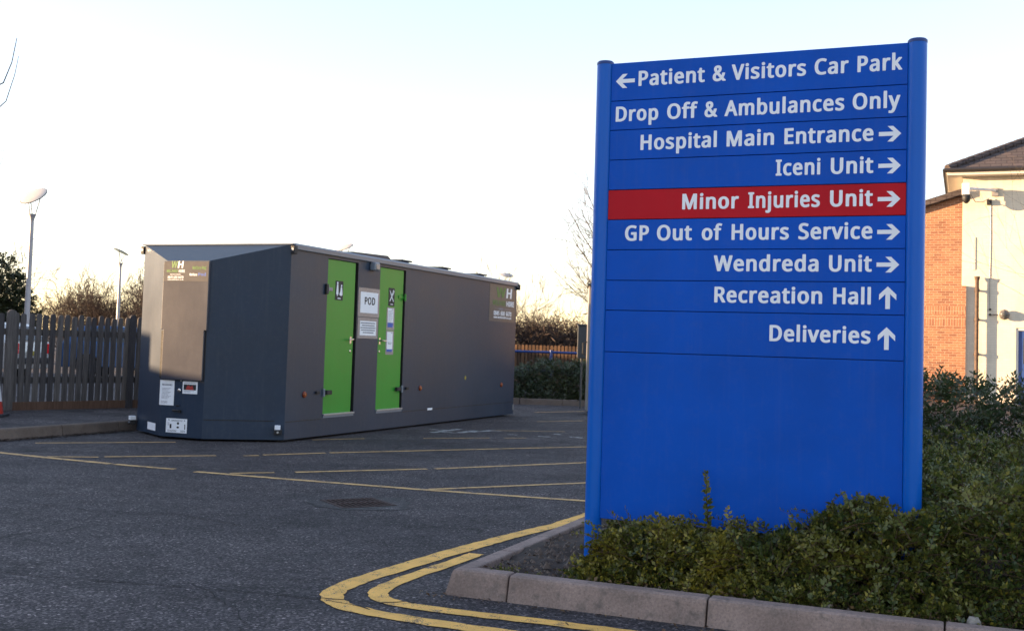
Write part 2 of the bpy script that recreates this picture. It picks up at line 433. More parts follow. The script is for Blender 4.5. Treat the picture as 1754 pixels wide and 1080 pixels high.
# ------------------------------------------------------------------ lettering
GLY = json.loads('{"&":[1121,[[324,-46,442,-48,538,-33,634,-1,730,54,809,-22,842,-34,1034,-35,1066,-24,1081,-6,1074,18,888,202,933,266,971,346,1016,482,1020,498,1015,514,994,529,962,535,826,535,794,525,777,506,746,402,730,364,722,360,546,530,642,611,684,658,710,706,725,762,726,826,716,882,693,930,658,973,610,1008,549,1034,482,1048,402,1050,322,1040,253,1018,202,989,162,953,132,906,110,826,109,778,117,730,151,650,217,562,106,478,73,442,43,394,25,346,17,298,15,242,22,186,37,138,57,98,88,58,123,26,210,-20],[346,137,304,162,275,202,263,258,271,322,299,370,354,419,426,350,582,194,530,162,474,140,402,131],[402,674,357,746,349,778,350,818,357,842,378,866,402,877,434,878,459,866,478,842,486,810,485,778,461,722,420,682]]],".":[471,[[150,-52,213,-53,269,-36,311,-4,330,36,332,100,316,148,277,183,221,202,165,204,108,188,65,156,46,116,43,52,59,4,93,-29]]],"0":[897,[[343,-46,437,-48,517,-35,591,-6,653,38,704,98,742,170,769,258,785,362,792,498,786,626,764,754,729,850,679,930,620,986,549,1025,453,1048,365,1050,277,1035,197,1002,144,962,97,906,57,826,31,738,14,626,9,474,18,354,39,242,74,146,119,74,181,15,248,-22],[373,129,341,145,316,170,293,210,276,258,255,402,253,578,271,722,302,810,325,842,349,862,381,874,414,874,445,865,477,838,501,802,522,746,545,602,547,426,529,282,513,226,494,186,469,154,445,136,413,127]]],"4":[897,[[483,-32,637,-35,661,-29,680,-16,687,0,687,184,693,191,789,193,823,208,832,224,833,336,821,358,797,370,687,376,684,1016,667,1032,637,1040,485,1040,449,1024,405,962,-27,344,-30,224,-11,201,21,192,445,191,449,0,455,-16],[245,373,241,376,445,667,449,376]]],"5":[897,[[270,-46,376,-49,472,-38,552,-16,624,20,683,66,733,130,765,202,779,274,779,362,760,442,725,506,664,568,600,606,519,634,432,647,304,645,295,650,311,850,656,853,683,858,698,866,710,882,708,1010,688,1028,656,1035,392,1035,136,1034,104,1022,90,1002,53,530,57,514,128,466,160,454,336,474,400,471,440,462,480,442,504,418,522,386,533,346,534,274,515,210,480,165,432,139,360,127,280,132,200,151,96,192,56,187,33,170,29,42,40,20,136,-22]]],"6":[897,[[362,-46,437,-49,509,-41,573,-24,621,-2,675,34,714,74,747,122,772,178,793,282,794,346,786,410,755,498,730,538,693,577,653,607,605,632,509,657,389,658,285,632,275,634,294,706,324,770,363,818,405,849,453,868,509,877,573,876,645,862,677,863,704,874,717,890,718,1002,701,1026,645,1042,565,1049,485,1048,397,1037,285,1000,233,970,189,937,116,850,62,738,30,602,18,442,26,306,55,194,107,98,178,26,261,-21],[389,128,340,154,295,210,268,282,262,362,279,410,319,458,373,488,429,494,485,480,509,460,528,434,550,370,552,282,536,210,501,158,453,130]]],"7":[897,[[165,-32,334,-35,358,-30,379,-16,792,904,790,1008,776,1024,758,1032,246,1035,54,1035,18,1024,2,1000,2,888,18,864,62,853,510,853,521,848,133,8,137,-16]]],"8":[897,[[332,-46,429,-49,509,-40,579,-22,645,8,702,50,744,98,770,146,787,210,787,306,759,386,700,458,597,530,687,602,719,642,741,682,753,722,758,770,755,818,744,866,707,930,653,981,583,1018,493,1042,405,1049,325,1044,253,1029,189,1004,133,968,87,922,60,874,44,818,44,738,67,658,110,594,183,530,185,522,90,450,57,410,29,362,15,314,9,266,13,202,24,154,62,82,93,49,132,18,221,-23],[365,121,310,138,269,178,251,226,252,290,275,346,323,394,381,428,421,412,485,375,530,330,549,282,548,226,529,178,488,138,437,122],[405,622,349,653,313,682,291,714,281,762,286,810,309,847,349,872,397,879,445,874,488,850,509,818,517,770,510,722,493,689,461,656]]],"A":[991,[[-25,-32,136,-35,176,-20,185,-8,293,272,304,274,592,274,712,-18,736,-31,760,-35,896,-35,937,-24,952,-8,952,8,744,543,560,1016,541,1032,512,1039,384,1039,344,1026,331,1008,-58,8,-53,-16],[368,459,365,464,448,681,469,624,528,462,512,457]]],"C":[981,[[473,-46,573,-49,677,-42,757,-27,837,-2,855,10,862,26,862,138,842,162,805,171,637,136,565,132,509,136,437,157,373,204,338,250,313,298,293,362,282,426,282,570,293,634,314,698,344,754,385,802,429,835,485,858,549,868,621,864,789,813,829,822,845,834,854,850,901,954,896,970,877,983,788,1018,685,1041,581,1049,469,1043,341,1012,283,986,229,953,182,914,141,869,101,810,73,754,51,690,35,618,26,474,45,322,91,194,158,98,245,26,349,-22]]],"D":[1118,[[111,-32,448,-35,528,-29,616,-12,703,16,767,48,832,94,888,152,943,240,975,328,994,440,994,568,981,664,945,768,901,840,840,907,791,944,720,983,640,1011,568,1026,472,1035,136,1035,104,1030,83,1016,76,1000,76,0,83,-16],[328,143,321,152,324,856,464,855,536,844,607,816,659,776,695,728,718,680,733,624,742,560,744,472,736,400,719,336,698,288,649,224,616,197,568,172,464,147]]],"E":[875,[[111,-32,696,-35,736,-25,753,-8,754,112,746,128,728,140,696,146,336,146,321,152,325,432,672,432,704,439,719,448,729,464,729,576,723,592,704,606,672,612,328,612,321,616,321,656,321,848,328,853,704,854,736,864,752,880,753,1008,738,1024,712,1034,136,1035,104,1030,83,1016,76,1000,76,0,83,-16]]],"F":[823,[[111,-32,272,-35,304,-25,320,-8,321,384,336,389,672,389,704,396,726,416,728,536,720,552,704,563,672,570,336,570,321,576,321,848,336,854,568,854,704,854,746,872,754,888,754,1000,744,1020,720,1032,136,1035,96,1026,78,1008,76,0,83,-16]]],"G":[1116,[[491,-46,629,-48,765,-36,917,-2,953,10,972,26,975,530,956,554,917,563,565,563,525,551,511,530,511,418,523,394,565,381,730,378,730,146,669,134,573,131,508,138,445,157,379,202,329,266,297,346,280,434,278,546,297,650,328,722,381,790,421,821,469,846,517,860,573,867,677,861,754,842,829,814,877,813,910,834,961,954,947,978,909,995,829,1021,733,1040,565,1049,429,1031,309,989,214,930,134,850,80,762,42,650,29,570,26,498,41,346,63,266,87,210,120,154,157,106,243,34,309,-1,365,-22]]],"H":[1134,[[111,-32,272,-35,304,-25,320,-8,321,424,336,431,712,429,717,-8,736,-27,768,-35,912,-35,936,-28,954,-16,960,0,960,816,960,1000,954,1016,936,1028,912,1035,776,1035,744,1030,720,1014,715,1000,712,614,424,612,321,616,321,1000,315,1016,296,1029,272,1035,160,1035,112,1032,83,1016,76,1000,76,0,83,-16]]],"I":[571,[[31,-32,424,-35,456,-27,475,-8,477,72,471,88,448,103,359,128,359,872,448,897,476,920,475,1008,461,1024,442,1032,48,1035,16,1026,-2,1008,-3,928,2,912,24,897,114,872,114,128,24,103,-2,80,-2,-8,12,-24]]],"L":[830,[[111,-32,704,-35,736,-28,757,-8,757,120,728,143,696,147,336,147,321,152,321,632,321,1000,315,1016,296,1029,272,1035,136,1035,96,1026,78,1008,76,0,83,-16]]],"M":[1366,[[111,-32,264,-35,296,-24,310,-8,312,543,313,528,320,523,519,-8,533,-24,568,-35,688,-35,712,-30,734,-16,944,531,950,512,952,-8,968,-25,1000,-35,1144,-35,1178,-24,1194,0,1194,616,1194,1000,1187,1016,1168,1029,1136,1035,944,1035,912,1027,892,1008,632,339,375,1016,352,1031,328,1035,128,1035,92,1024,76,1000,76,0,83,-16]]],"N":[1160,[[111,-32,264,-35,296,-24,310,-8,312,628,728,-16,752,-31,784,-35,936,-35,960,-30,982,-16,988,0,988,1000,976,1021,952,1033,800,1035,768,1024,753,1008,752,373,335,1016,296,1034,168,1035,112,1032,83,1016,76,1000,76,0,83,-16]]],"O":[1190,[[476,-46,597,-48,693,-34,797,1,877,48,947,114,1000,194,1037,282,1061,394,1067,530,1055,650,1025,754,975,850,906,930,821,989,717,1030,613,1048,485,1048,389,1033,296,1002,221,959,149,893,101,826,59,730,34,618,26,482,37,362,67,250,115,154,183,74,261,18,357,-23],[477,138,429,155,381,187,341,234,312,290,291,362,280,450,279,546,290,634,304,690,328,746,362,794,397,827,445,853,493,865,549,869,613,863,661,849,710,818,746,778,780,714,802,642,813,570,815,458,804,370,787,306,762,250,728,202,692,170,646,146,597,134,533,131]]],"P":[943,[[111,-32,272,-35,304,-25,320,-8,322,352,496,362,616,392,672,418,717,448,759,488,789,528,812,576,830,640,835,696,832,760,819,816,799,864,768,910,724,952,688,976,624,1004,560,1021,488,1031,128,1035,96,1026,80,1011,76,0,83,-16],[328,533,321,544,324,856,464,851,512,837,544,817,572,776,585,720,581,648,557,592,528,565,480,545,416,535]]],"R":[967,[[111,-32,272,-35,304,-25,320,-8,321,368,328,378,419,376,645,-8,659,-24,696,-35,848,-35,896,-22,908,-8,908,8,649,432,736,489,776,531,809,584,828,640,835,712,829,792,809,856,780,904,736,949,688,981,640,1002,512,1030,136,1035,111,1032,88,1021,76,1000,76,0,83,-16],[328,555,321,560,321,848,336,855,464,852,516,840,552,817,577,776,586,712,578,648,552,600,523,576,480,561]]],"S":[865,[[259,-46,351,-49,439,-43,527,-25,591,0,655,40,699,82,732,130,755,194,763,266,755,338,736,394,697,450,653,490,589,530,335,643,297,674,276,714,272,770,282,810,306,842,343,861,399,868,471,862,631,815,665,818,693,834,738,954,728,978,623,1019,503,1044,415,1049,335,1046,255,1030,191,1007,135,974,86,930,53,882,32,826,25,754,32,682,55,618,93,562,136,522,199,481,452,370,492,338,512,298,517,242,503,194,471,159,423,138,351,131,271,136,191,153,79,189,46,186,18,170,12,154,12,34,23,13,119,-24]]],"U":[1120,[[440,-46,534,-49,622,-40,702,-20,766,8,827,50,880,106,918,170,941,234,956,346,956,1002,937,1026,902,1035,758,1034,734,1027,718,1015,712,1002,708,298,693,242,667,194,630,160,581,138,494,131,414,149,364,186,327,250,312,346,309,1010,286,1029,254,1035,118,1035,75,1018,67,1002,67,354,72,282,91,202,116,146,148,98,222,27,318,-21]]],"V":[936,[[332,-32,496,-35,527,-24,541,-8,898,992,898,1008,888,1021,848,1035,696,1035,672,1028,654,1016,447,432,424,366,416,364,185,1016,144,1035,0,1035,-40,1026,-58,1008,-58,992,299,-8,312,-23]]],"W":[1399,[[256,-32,417,-35,449,-26,465,-12,649,611,838,-16,857,-29,889,-35,1025,-35,1065,-22,1078,0,1344,1000,1328,1024,1289,1035,1145,1035,1121,1030,1100,1016,977,544,945,427,765,1016,745,1029,721,1035,561,1033,538,1024,523,1008,353,434,202,1016,177,1031,153,1035,9,1035,-31,1021,-41,1008,-41,992,221,0,233,-20]]],"a":[882,[[246,-46,328,-49,400,-41,464,-23,520,5,536,-22,576,-35,688,-34,727,-14,732,2,732,506,726,586,699,666,657,722,600,760,528,785,432,798,328,794,232,775,133,738,96,717,88,698,129,594,144,581,168,572,200,572,328,620,416,627,447,618,467,602,489,546,488,487,344,479,272,468,202,450,136,422,67,370,41,338,21,298,6,234,6,178,17,122,43,66,76,26,120,-6,176,-31],[312,122,276,138,256,170,252,218,265,266,288,293,320,309,432,327,480,329,491,322,485,242,464,188,440,160,400,135,360,123]]],"b":[957,[[415,-46,519,-47,607,-29,687,9,751,66,797,138,828,226,843,330,840,450,823,546,799,610,765,666,711,722,630,770,575,788,519,796,407,794,303,767,302,922,302,1066,283,1090,247,1100,111,1099,78,1090,60,1066,60,-6,73,-22,103,-34,215,-35,254,-22,271,4,335,-28],[407,129,375,142,352,162,318,234,302,346,309,482,329,554,365,602,415,623,487,622,517,610,544,586,581,514,597,402,590,282,567,202,525,146,479,125]]],"c":[768,[[360,-46,445,-49,525,-42,597,-24,656,2,673,26,673,138,653,162,621,171,589,168,493,135,429,128,373,134,327,162,307,186,287,226,266,322,268,442,290,530,307,562,333,592,357,608,389,618,461,618,581,587,621,592,644,610,668,674,685,730,673,746,637,763,573,783,501,796,429,800,357,796,253,770,173,729,109,671,56,586,26,482,18,370,28,250,62,146,110,74,181,13,261,-24]]],"d":[957,[[331,-46,397,-49,469,-42,525,-27,581,-1,596,-22,621,-33,749,-35,781,-27,801,-6,802,1066,789,1086,757,1099,605,1099,581,1092,565,1079,560,1034,557,767,477,792,389,800,293,790,221,767,149,722,93,662,59,602,31,514,18,410,21,298,39,202,75,114,124,50,173,10,253,-29],[365,130,336,146,314,170,280,242,264,346,272,466,297,546,336,602,381,625,453,622,485,609,511,586,544,514,560,402,553,258,533,194,495,146,437,125]]],"e":[886,[[377,-46,485,-48,581,-37,693,-5,727,10,742,26,744,146,725,169,701,177,669,177,573,144,501,129,429,127,381,136,335,162,301,202,279,250,267,314,717,316,757,325,777,346,778,442,769,522,749,590,701,674,632,738,541,781,437,799,333,794,229,762,145,706,80,626,38,530,19,418,18,346,25,274,55,170,104,90,173,26,269,-22],[277,487,273,490,279,514,301,563,325,595,357,618,389,627,429,627,458,618,487,594,515,546,525,487]]],"f":[578,[[128,-32,285,-35,317,-25,334,-8,335,616,485,622,509,632,525,656,524,752,517,768,477,785,341,787,335,792,336,816,343,872,359,912,373,928,389,935,421,934,509,914,557,928,569,944,601,1040,593,1064,573,1076,509,1095,405,1107,301,1097,221,1068,164,1024,118,952,98,872,93,776,-11,743,-37,720,-39,656,-27,635,5,621,93,616,93,0,101,-17]]],"h":[962,[[94,-32,255,-35,286,-24,300,-8,302,408,316,512,334,560,367,600,407,620,463,626,503,621,535,602,556,568,567,528,572,-8,591,-26,623,-35,759,-35,796,-24,812,0,812,496,803,584,778,656,738,712,679,756,591,787,479,799,391,790,303,762,302,1064,287,1088,239,1100,111,1099,75,1088,60,1064,60,0,66,-16]]],"i":[457,[[94,-32,253,-35,285,-24,300,-8,302,752,293,769,262,784,101,784,69,770,60,752,60,0,69,-19],[129,848,181,840,233,848,277,872,303,904,313,952,305,1000,277,1036,229,1061,181,1068,125,1059,85,1037,61,1008,50,960,60,904,85,872]]],"j":[457,[[-28,-368,35,-371,99,-366,147,-355,190,-336,227,-310,261,-272,281,-232,295,-184,302,-112,302,752,294,768,267,783,187,786,99,784,67,768,60,752,60,-112,53,-168,45,-184,27,-197,-5,-198,-85,-185,-117,-194,-136,-216,-137,-320,-129,-336,-100,-352],[129,848,179,840,233,848,277,872,303,904,313,960,301,1008,273,1040,227,1062,171,1067,123,1058,83,1035,59,1003,50,952,60,904,85,872]]],"k":[844,[[94,-32,247,-35,271,-30,294,-16,300,0,300,264,311,274,319,272,543,-24,583,-35,735,-35,767,-30,788,-16,795,0,788,16,480,424,481,432,767,734,774,752,759,774,727,785,567,786,535,779,518,768,303,541,299,1072,279,1091,247,1100,111,1099,87,1094,66,1080,60,1064,60,0,66,-16]]],"l":[457,[[94,-32,255,-35,287,-23,302,0,302,1064,295,1081,269,1096,103,1098,71,1085,60,1064,60,0,66,-16]]],"m":[1406,[[94,-32,255,-35,286,-24,300,-8,302,408,311,496,327,552,353,592,383,615,423,625,465,624,495,611,517,584,533,536,537,0,544,-16,583,-34,719,-35,759,-26,776,-8,778,416,785,496,798,544,820,584,847,609,887,623,935,625,967,615,995,584,1009,544,1015,480,1015,56,1016,-8,1031,-24,1049,-32,1207,-35,1239,-24,1254,-8,1252,552,1240,616,1222,664,1196,704,1164,736,1127,760,1079,780,975,799,903,798,831,785,764,760,703,721,631,769,527,796,455,800,391,793,329,776,279,752,263,774,239,784,111,786,78,776,60,752,60,0,66,-16]]],"n":[962,[[94,-32,255,-35,286,-24,300,-8,302,392,309,480,324,536,344,576,366,600,399,617,463,626,511,618,543,592,562,552,570,496,571,0,577,-16,599,-30,631,-35,759,-35,783,-30,805,-16,812,0,812,208,812,488,804,576,775,664,748,704,719,731,679,757,631,778,519,799,455,799,396,792,343,778,279,751,263,774,231,785,119,786,87,780,67,768,60,752,60,0,66,-16]]],"o":[943,[[364,-46,445,-49,533,-38,613,-12,677,25,732,74,772,130,805,202,824,282,831,378,824,474,800,562,764,634,710,698,645,746,572,778,493,796,405,800,325,791,245,767,175,730,119,682,73,618,44,554,25,474,18,378,25,282,45,202,85,121,136,58,205,5,277,-27],[381,129,349,144,320,170,298,202,282,242,265,346,271,466,296,546,316,578,340,602,397,624,469,620,501,605,530,578,568,506,584,394,577,282,550,202,509,150,485,135,453,126]]],"p":[957,[[94,-368,255,-371,286,-360,300,-344,303,-15,375,-38,439,-48,519,-47,583,-36,647,-13,696,16,741,56,782,112,813,176,834,256,843,352,840,456,822,552,801,608,769,664,727,710,683,744,631,771,575,789,511,799,391,793,343,780,279,754,262,776,223,786,103,785,77,776,62,760,60,-336,66,-352],[415,127,383,139,357,160,335,191,321,224,303,328,306,464,325,544,359,596,407,621,476,624,511,612,535,592,573,528,596,424,593,312,572,224,534,160,487,128]]],"r":[674,[[94,-32,255,-35,286,-24,300,-8,302,408,315,488,351,556,407,603,455,617,559,609,583,617,599,632,617,760,594,784,551,794,471,800,407,794,346,776,287,743,263,775,231,785,103,785,78,776,62,760,60,0,66,-16]]],"s":[767,[[229,-46,311,-49,391,-44,463,-30,519,-11,570,18,615,58,643,98,660,146,667,210,660,266,641,314,609,354,570,386,519,415,290,514,263,533,251,554,249,578,258,602,279,619,311,627,407,622,543,581,581,586,605,602,650,706,646,730,620,746,551,771,423,797,351,800,271,795,215,784,151,762,103,735,60,698,33,658,18,618,12,562,19,506,40,458,71,420,111,388,159,361,376,266,411,242,426,218,429,186,417,154,391,133,351,123,295,121,239,128,87,180,47,178,20,162,13,146,13,34,19,18,47,0,111,-24]]],"t":[602,[[296,-46,374,-49,462,-36,518,-16,529,-6,534,10,534,106,524,122,478,138,390,123,350,127,321,162,312,226,312,618,478,621,510,630,528,650,528,754,518,771,486,785,318,786,312,794,312,850,310,930,297,946,254,958,150,954,134,946,121,930,77,786,-22,738,-37,714,-36,650,-26,635,6,621,69,618,70,202,75,146,91,90,120,42,166,-1,222,-29]]],"u":[962,[[321,-46,399,-49,463,-43,527,-27,583,-2,599,-22,631,-34,751,-35,783,-28,805,-6,806,754,784,778,751,786,615,786,573,770,564,746,561,306,547,226,519,170,495,147,471,134,391,124,342,138,325,154,307,186,295,258,292,762,271,779,239,786,103,786,61,770,51,746,51,258,56,186,67,138,101,66,157,10,231,-27]]],"v":[807,[[259,-32,432,-35,464,-27,480,-14,770,744,769,760,760,771,720,786,568,785,528,768,384,377,360,310,352,309,184,768,144,785,0,786,-40,777,-57,760,-58,744,226,-8,240,-24]]],"w":[1197,[[196,-31,367,-34,391,-29,414,-15,551,397,679,-15,703,-29,727,-34,879,-34,920,-23,937,1,1145,753,1127,777,1095,787,951,787,927,782,908,769,824,465,799,372,791,385,671,769,647,783,623,787,465,785,443,777,427,761,303,369,195,769,175,782,143,787,7,787,-33,773,-42,761,-43,745,161,1,168,-15]]],"y":[810,[[54,-368,177,-367,233,-354,281,-334,325,-304,365,-264,399,-216,432,-152,774,752,756,776,721,786,569,785,529,768,362,312,185,768,145,785,1,786,-39,777,-56,760,-57,744,242,0,192,-128,147,-184,105,-200,1,-193,-23,-200,-41,-216,-41,-336,-15,-355]]]}')
def word_width(w, track=0.):
    x = 0.
    for i, c in enumerate(w): x += .45 if c == ' ' else GLY[c][0] / 1000 + track
    return x
def ink(w):
    a = min(GLY[w[0]][1][0][::2]) / 1000
    x = sum(.45 if c == ' ' else GLY[c][0] / 1000 for c in w[:-1])
    return a, x + max(GLY[w[-1]][1][0][::2]) / 1000
class Ink:
    """collects flat glyph outlines (x right, y up) and makes ONE thin mesh"""
    def __init__(s): s.loops = []
    def word(s, w, x0, x1, y, cap, shear=0.):
        a, b = ink(w); k = (x1 - x0) / (b - a); x = x0 - a * k
        for c in w:
            if c == ' ': x += .45 * k; continue
            g = GLY[c]
            for l in g[1]:
                s.loops.append([(x + l[i] / 1000 * k + shear * l[i + 1] / 1000 * cap, y + l[i + 1] / 1000 * cap) for i in range(0, len(l), 2)])
            x += g[0] / 1000 * k
        return s
    def poly(s, pts): s.loops.append(list(pts)); return s
    def rect(s, x0, y0, x1, y1): return s.poly(((x0, y0), (x1, y0), (x1, y1), (x0, y1)))
    def disc(s, x, y, r, ry=None, n=16):
        return s.poly([(x + r * math.cos(6.2832 * i / n), y + (ry or r) * math.sin(6.2832 * i / n)) for i in range(n)])
    def build(s, name, mat, parent, frame, th=.0006):
        cu = bpy.data.curves.new(name, 'CURVE'); cu.dimensions = '2D'; cu.fill_mode = 'BOTH'; cu.extrude = th
        for l in s.loops:
            sp = cu.splines.new('POLY'); sp.points.add(len(l) - 1); sp.use_cyclic_u = True
            for p, (x, y) in zip(sp.points, l): p.co = (x, y, 0, 1)
        tmp = bpy.data.objects.new('tmp', cu); COL.objects.link(tmp)
        dg = bpy.context.evaluated_depsgraph_get()
        me = bpy.data.meshes.new_from_object(tmp.evaluated_get(dg))
        bpy.data.objects.remove(tmp); bpy.data.curves.remove(cu)
        me.transform(frame); me.name = name; me.materials.clear(); me.materials.append(M[mat])
        o = bpy.data.objects.new(name, me); COL.objects.link(o); o.parent = parent
        return o
def arrow(k, x0, x1, yc, h):
    """chevron arrow pointing right inside x0..x1, height h about yc"""
    w = x1 - x0
    P = [(0, .635), (.655, .635), (.39, 1), (.64, 1), (1, .5), (.64, 0), (.39, 0), (.655, .365), (0, .365)]
    return [(x0 + a * w, yc + (b - .5) * h) for a, b in P]

# ------------------------------------------------------------------ the site's grid
YAW = 0.3888
U = Vector((math.sin(YAW), math.cos(YAW), 0))            # along the welfare cabin, away from the camera
A = Vector((math.cos(YAW), -math.sin(YAW), 0))           # along the front kerb, to the right
BED = Vector((-0.25, 5.5, 0))                            # corner of the planted bed
def G(a, b, z=0.): return BED + A * a + U * b + Vector((0, 0, z))
def GM(org): return Matrix(((A.x, U.x, 0, org.x), (A.y, U.y, 0, org.y), (0, 0, 1, 0), (0, 0, 0, 1)))

# ------------------------------------------------------------------ ground
def ground_sheet():
    # finer near the camera, gently uneven, flat far off
    xs = [-400, -120, -40] + [x * .5 for x in range(-36, 37)] + [40, 120, 400]
    ys = [-60, -20, -4] + [2 + y * .5 for y in range(0, 60)] + [40, 60, 120, 500]
    mb = MB(); n = len(xs)
    V = []
    for y in ys:
        for x in xs:
            V.append((x, y, 0.))
    F = [(j * n + i, j * n + i + 1, (j + 1) * n + i + 1, (j + 1) * n + i) for j in range(len(ys) - 1) for i in range(n - 1)]
    mb.add(V, F)
    return struct(mb.build('car_park_ground', 'asphalt', smooth=True))
ground_sheet()

def strip(mb, pts, w, z=.004, jag=.006, step=.06, wf=None, seed=0):
    """a painted line along pts with slightly ragged edges"""
    rnd = random.Random(seed)
    P = [Vector((p[0], p[1], 0)) for p in pts]
    Q = []
    for i in range(len(P) - 1):
        k = max(1, int((P[i + 1] - P[i]).length / step))
        Q += [P[i].lerp(P[i + 1], j / k) for j in range(k)]
    Q.append(P[-1])
    V, F = [], []
    for i, q in enumerate(Q):
        t = (Q[min(i + 1, len(Q) - 1)] - Q[max(i - 1, 0)]).normalized(); nn = Vector((-t.y, t.x, 0))
        ww = w * (wf(i / (len(Q) - 1)) if wf else 1)
        a = q + nn * (ww / 2 + rnd.uniform(-jag, jag)); b = q - nn * (ww / 2 + rnd.uniform(-jag, jag))
        V += [(a.x, a.y, z), (b.x, b.y, z)]
        if i: F.append((2 * i - 2, 2 * i - 1, 2 * i + 1, 2 * i))
    mb.add(V, F)

def smooth_path(pts, it=2):
    P = [Vector((p[0], p[1])) for p in pts]
    for _ in range(it):
        Q = [P[0]]
        for a, b in zip(P, P[1:]): Q += [a.lerp(b, .25), a.lerp(b, .75)]
        P = Q + [P[-1]]
    return [(p.x, p.y) for p in P]

mb = MB()
outer = [(2.6, 12.9), (0.55, 8.06), (0.06, 7.28), (-0.30, 6.64), (-0.53, 6.19), (-0.69, 5.87), (-0.79, 5.64), (-0.83, 5.48), (-0.81, 5.34), (-0.75, 5.22), (-0.63, 5.12), (-0.46, 5.02), (-0.20, 4.90), (0.2, 4.74), (1.9, 4.05)]
inner = [(-0.16, 6.60), (-0.3, 6.28), (-0.44, 6.0), (-0.54, 5.77), (-0.60, 5.6), (-0.61, 5.47), (-0.58, 5.38), (-0.50, 5.29), (-0.38, 5.22), (-0.16, 5.14), (0.11, 5.05), (0.36, 4.96), (2.4, 4.16)]
strip(mb, smooth_path(outer), .105, jag=.006, seed=1, wf=lambda t: 1.0 + .18 * math.exp(-((t - .62) / .1) ** 2))
strip(mb, smooth_path(inner), .095, jag=.006, seed=2)
struct(mb.build('double_yellow_lines', 'yellow'))
mb = MB(); sd = 10
for pts, w in (
    ([(-6.2, 11.7), (-5.08, 11.22), (-4.48, 10.91), (-3.87, 10.63), (-3.73, 10.56)], .09), ([(-3.69, 10.54), (-3.05, 10.30)], .08), ([(-2.82, 10.16), (-1.9, 9.82), (-.73, 9.42), (.61, 9.04), (2.4, 8.33)], .085),
    ([(-5.19, 12.3), (-3.83, 12.92)], .065), ([(-4.52, 11.0), (-4.05, 11.10)], .06), ([(-4.01, 11.15), (-3.01, 11.59)], .07),
    ([(-2.74, 11.65), (-2.6, 11.74)], .06), ([(-2.57, 11.8), (-1.98, 12.22)], .07), ([(-1.94, 12.25), (.95, 14.0), (2.2, 14.75)], .075),
    ([(-1.95, 10.36), (-.78, 10.97)], .075), ([(-.7, 11.01), (.82, 12.04), (2.2, 12.98)], .075),
    ([(-2.5, 10.12), (-2.13, 10.28)], .06), ([(-.64, 9.44), (.70, 10.23), (2., 11.0)], .07),
    ([(-1.09, 14.51), (-.23, 14.89)], .05), ([(-.04, 14.96), (.25, 15.07)], .05), ([(-2.4, 13.78), (-1.81, 14.19)], .05),
    ([(-.25, 16.24), (.85, 16.46)], .05), ([(.48, 18.5), (1.3, 19.1)], .07), ([(.5, 21.1), (1.5, 22.0)], .08)):
    sd += 1
    if w: strip(mb, pts, w, seed=sd, jag=.005)
struct(mb.build('yellow_hatching', 'yellow_thin'))
mb = MB()
for k, (p, q, w) in enumerate((((-1.05, 15.5), (-.70, 16.3), .10), ((-1.13, 16.08), (-.9, 16.0), .07), ((-.95, 15.7), (-.72, 15.55), .07), ((-.69, 15.6), (-.45, 16.1), .10), ((-.5, 15.8), (-.2, 16.3), .09), ((-.32, 16.05), (-.1, 16.2), .07), ((.42, 15.46), (.6, 15.40), .06), ((.65, 15.95), (.76, 15.85), .07), ((.86, 15.52), (1.04, 15.38), .07), ((.0, 15.6), (.14, 15.55), .05))):
    strip(mb, [p, q], w, seed=40 + k, jag=.015, step=.04)
struct(mb.build('worn_white_markings', 'white_line'))

# kerb round the bed: half-battered blocks
def kerb_profile(mb, p, d, inw, L, h=.125, w=.125, mit0=0., mit1=0.):
    """block from p along d for L; inw points into the bed; mitres shift the inner edge"""
    prof = [(0., -.03), (.004, .0), (.028, h - .022), (.034, h - .008), (.046, h), (w, h), (w, -.03)]
    V = []
    for t, mt in ((0., mit0), (L, mit1)):
        for o, z in prof: V.append(p + d * (t + mt * o) + inw * o + Vector((0, 0, z)))
    n = len(prof)
    F = [tuple(range(n)), tuple(range(n, 2 * n))[::-1]] + [(i, n + i, n + (i + 1) % n, (i + 1) % n) for i in range(n)]
    mb.add(V, F)
mb = MB(); gap = .007
KX = -.045
kerb_profile(mb, G(KX, 0), A, U, .29 - KX - gap, mit0=1.)
x = .29
for L in (.965, .995, .96, .99, .97, .99):
    kerb_profile(mb, G(x, random.uniform(-.003, .003), random.uniform(-.003, .003)), A, U, L - gap); x += L
y = 0.
for i, L in enumerate((.62, .96, .99, .96, .98, .97, .99, .97)):
    kerb_profile(mb, G(KX + .004 * y, y), U, A, L - gap, mit0=1. if i == 0 else 0.); y += L
struct(mb.build('bed_kerb', 'kerb', bevel=.010, seg=3))

# soil of the bed
V, F = [], []; na, nb = 90, 80
for j in range(nb + 1):
    for i in range(na + 1):
        a = .06 + 6.0 * (i / na) ** 1.5; b = .10 + 7.5 * (j / nb) ** 1.5
        z = .085 + .035 * mnoise.noise(Vector((a * 3, b * 3, 1))) + .02 * mnoise.noise(Vector((a * 14, b * 14, 4))) + .03 * min(1, b)
        if i == 0 or j == 0: z = .07
        V.append(G(a, b, z))
F = [(j * (na + 1) + i, j * (na + 1) + i + 1, (j + 1) * (na + 1) + i + 1, (j + 1) * (na + 1) + i) for j in range(nb) for i in range(na)]
struct(MB().add(V, F).build('planting_bed_soil', 'soil', smooth=True))
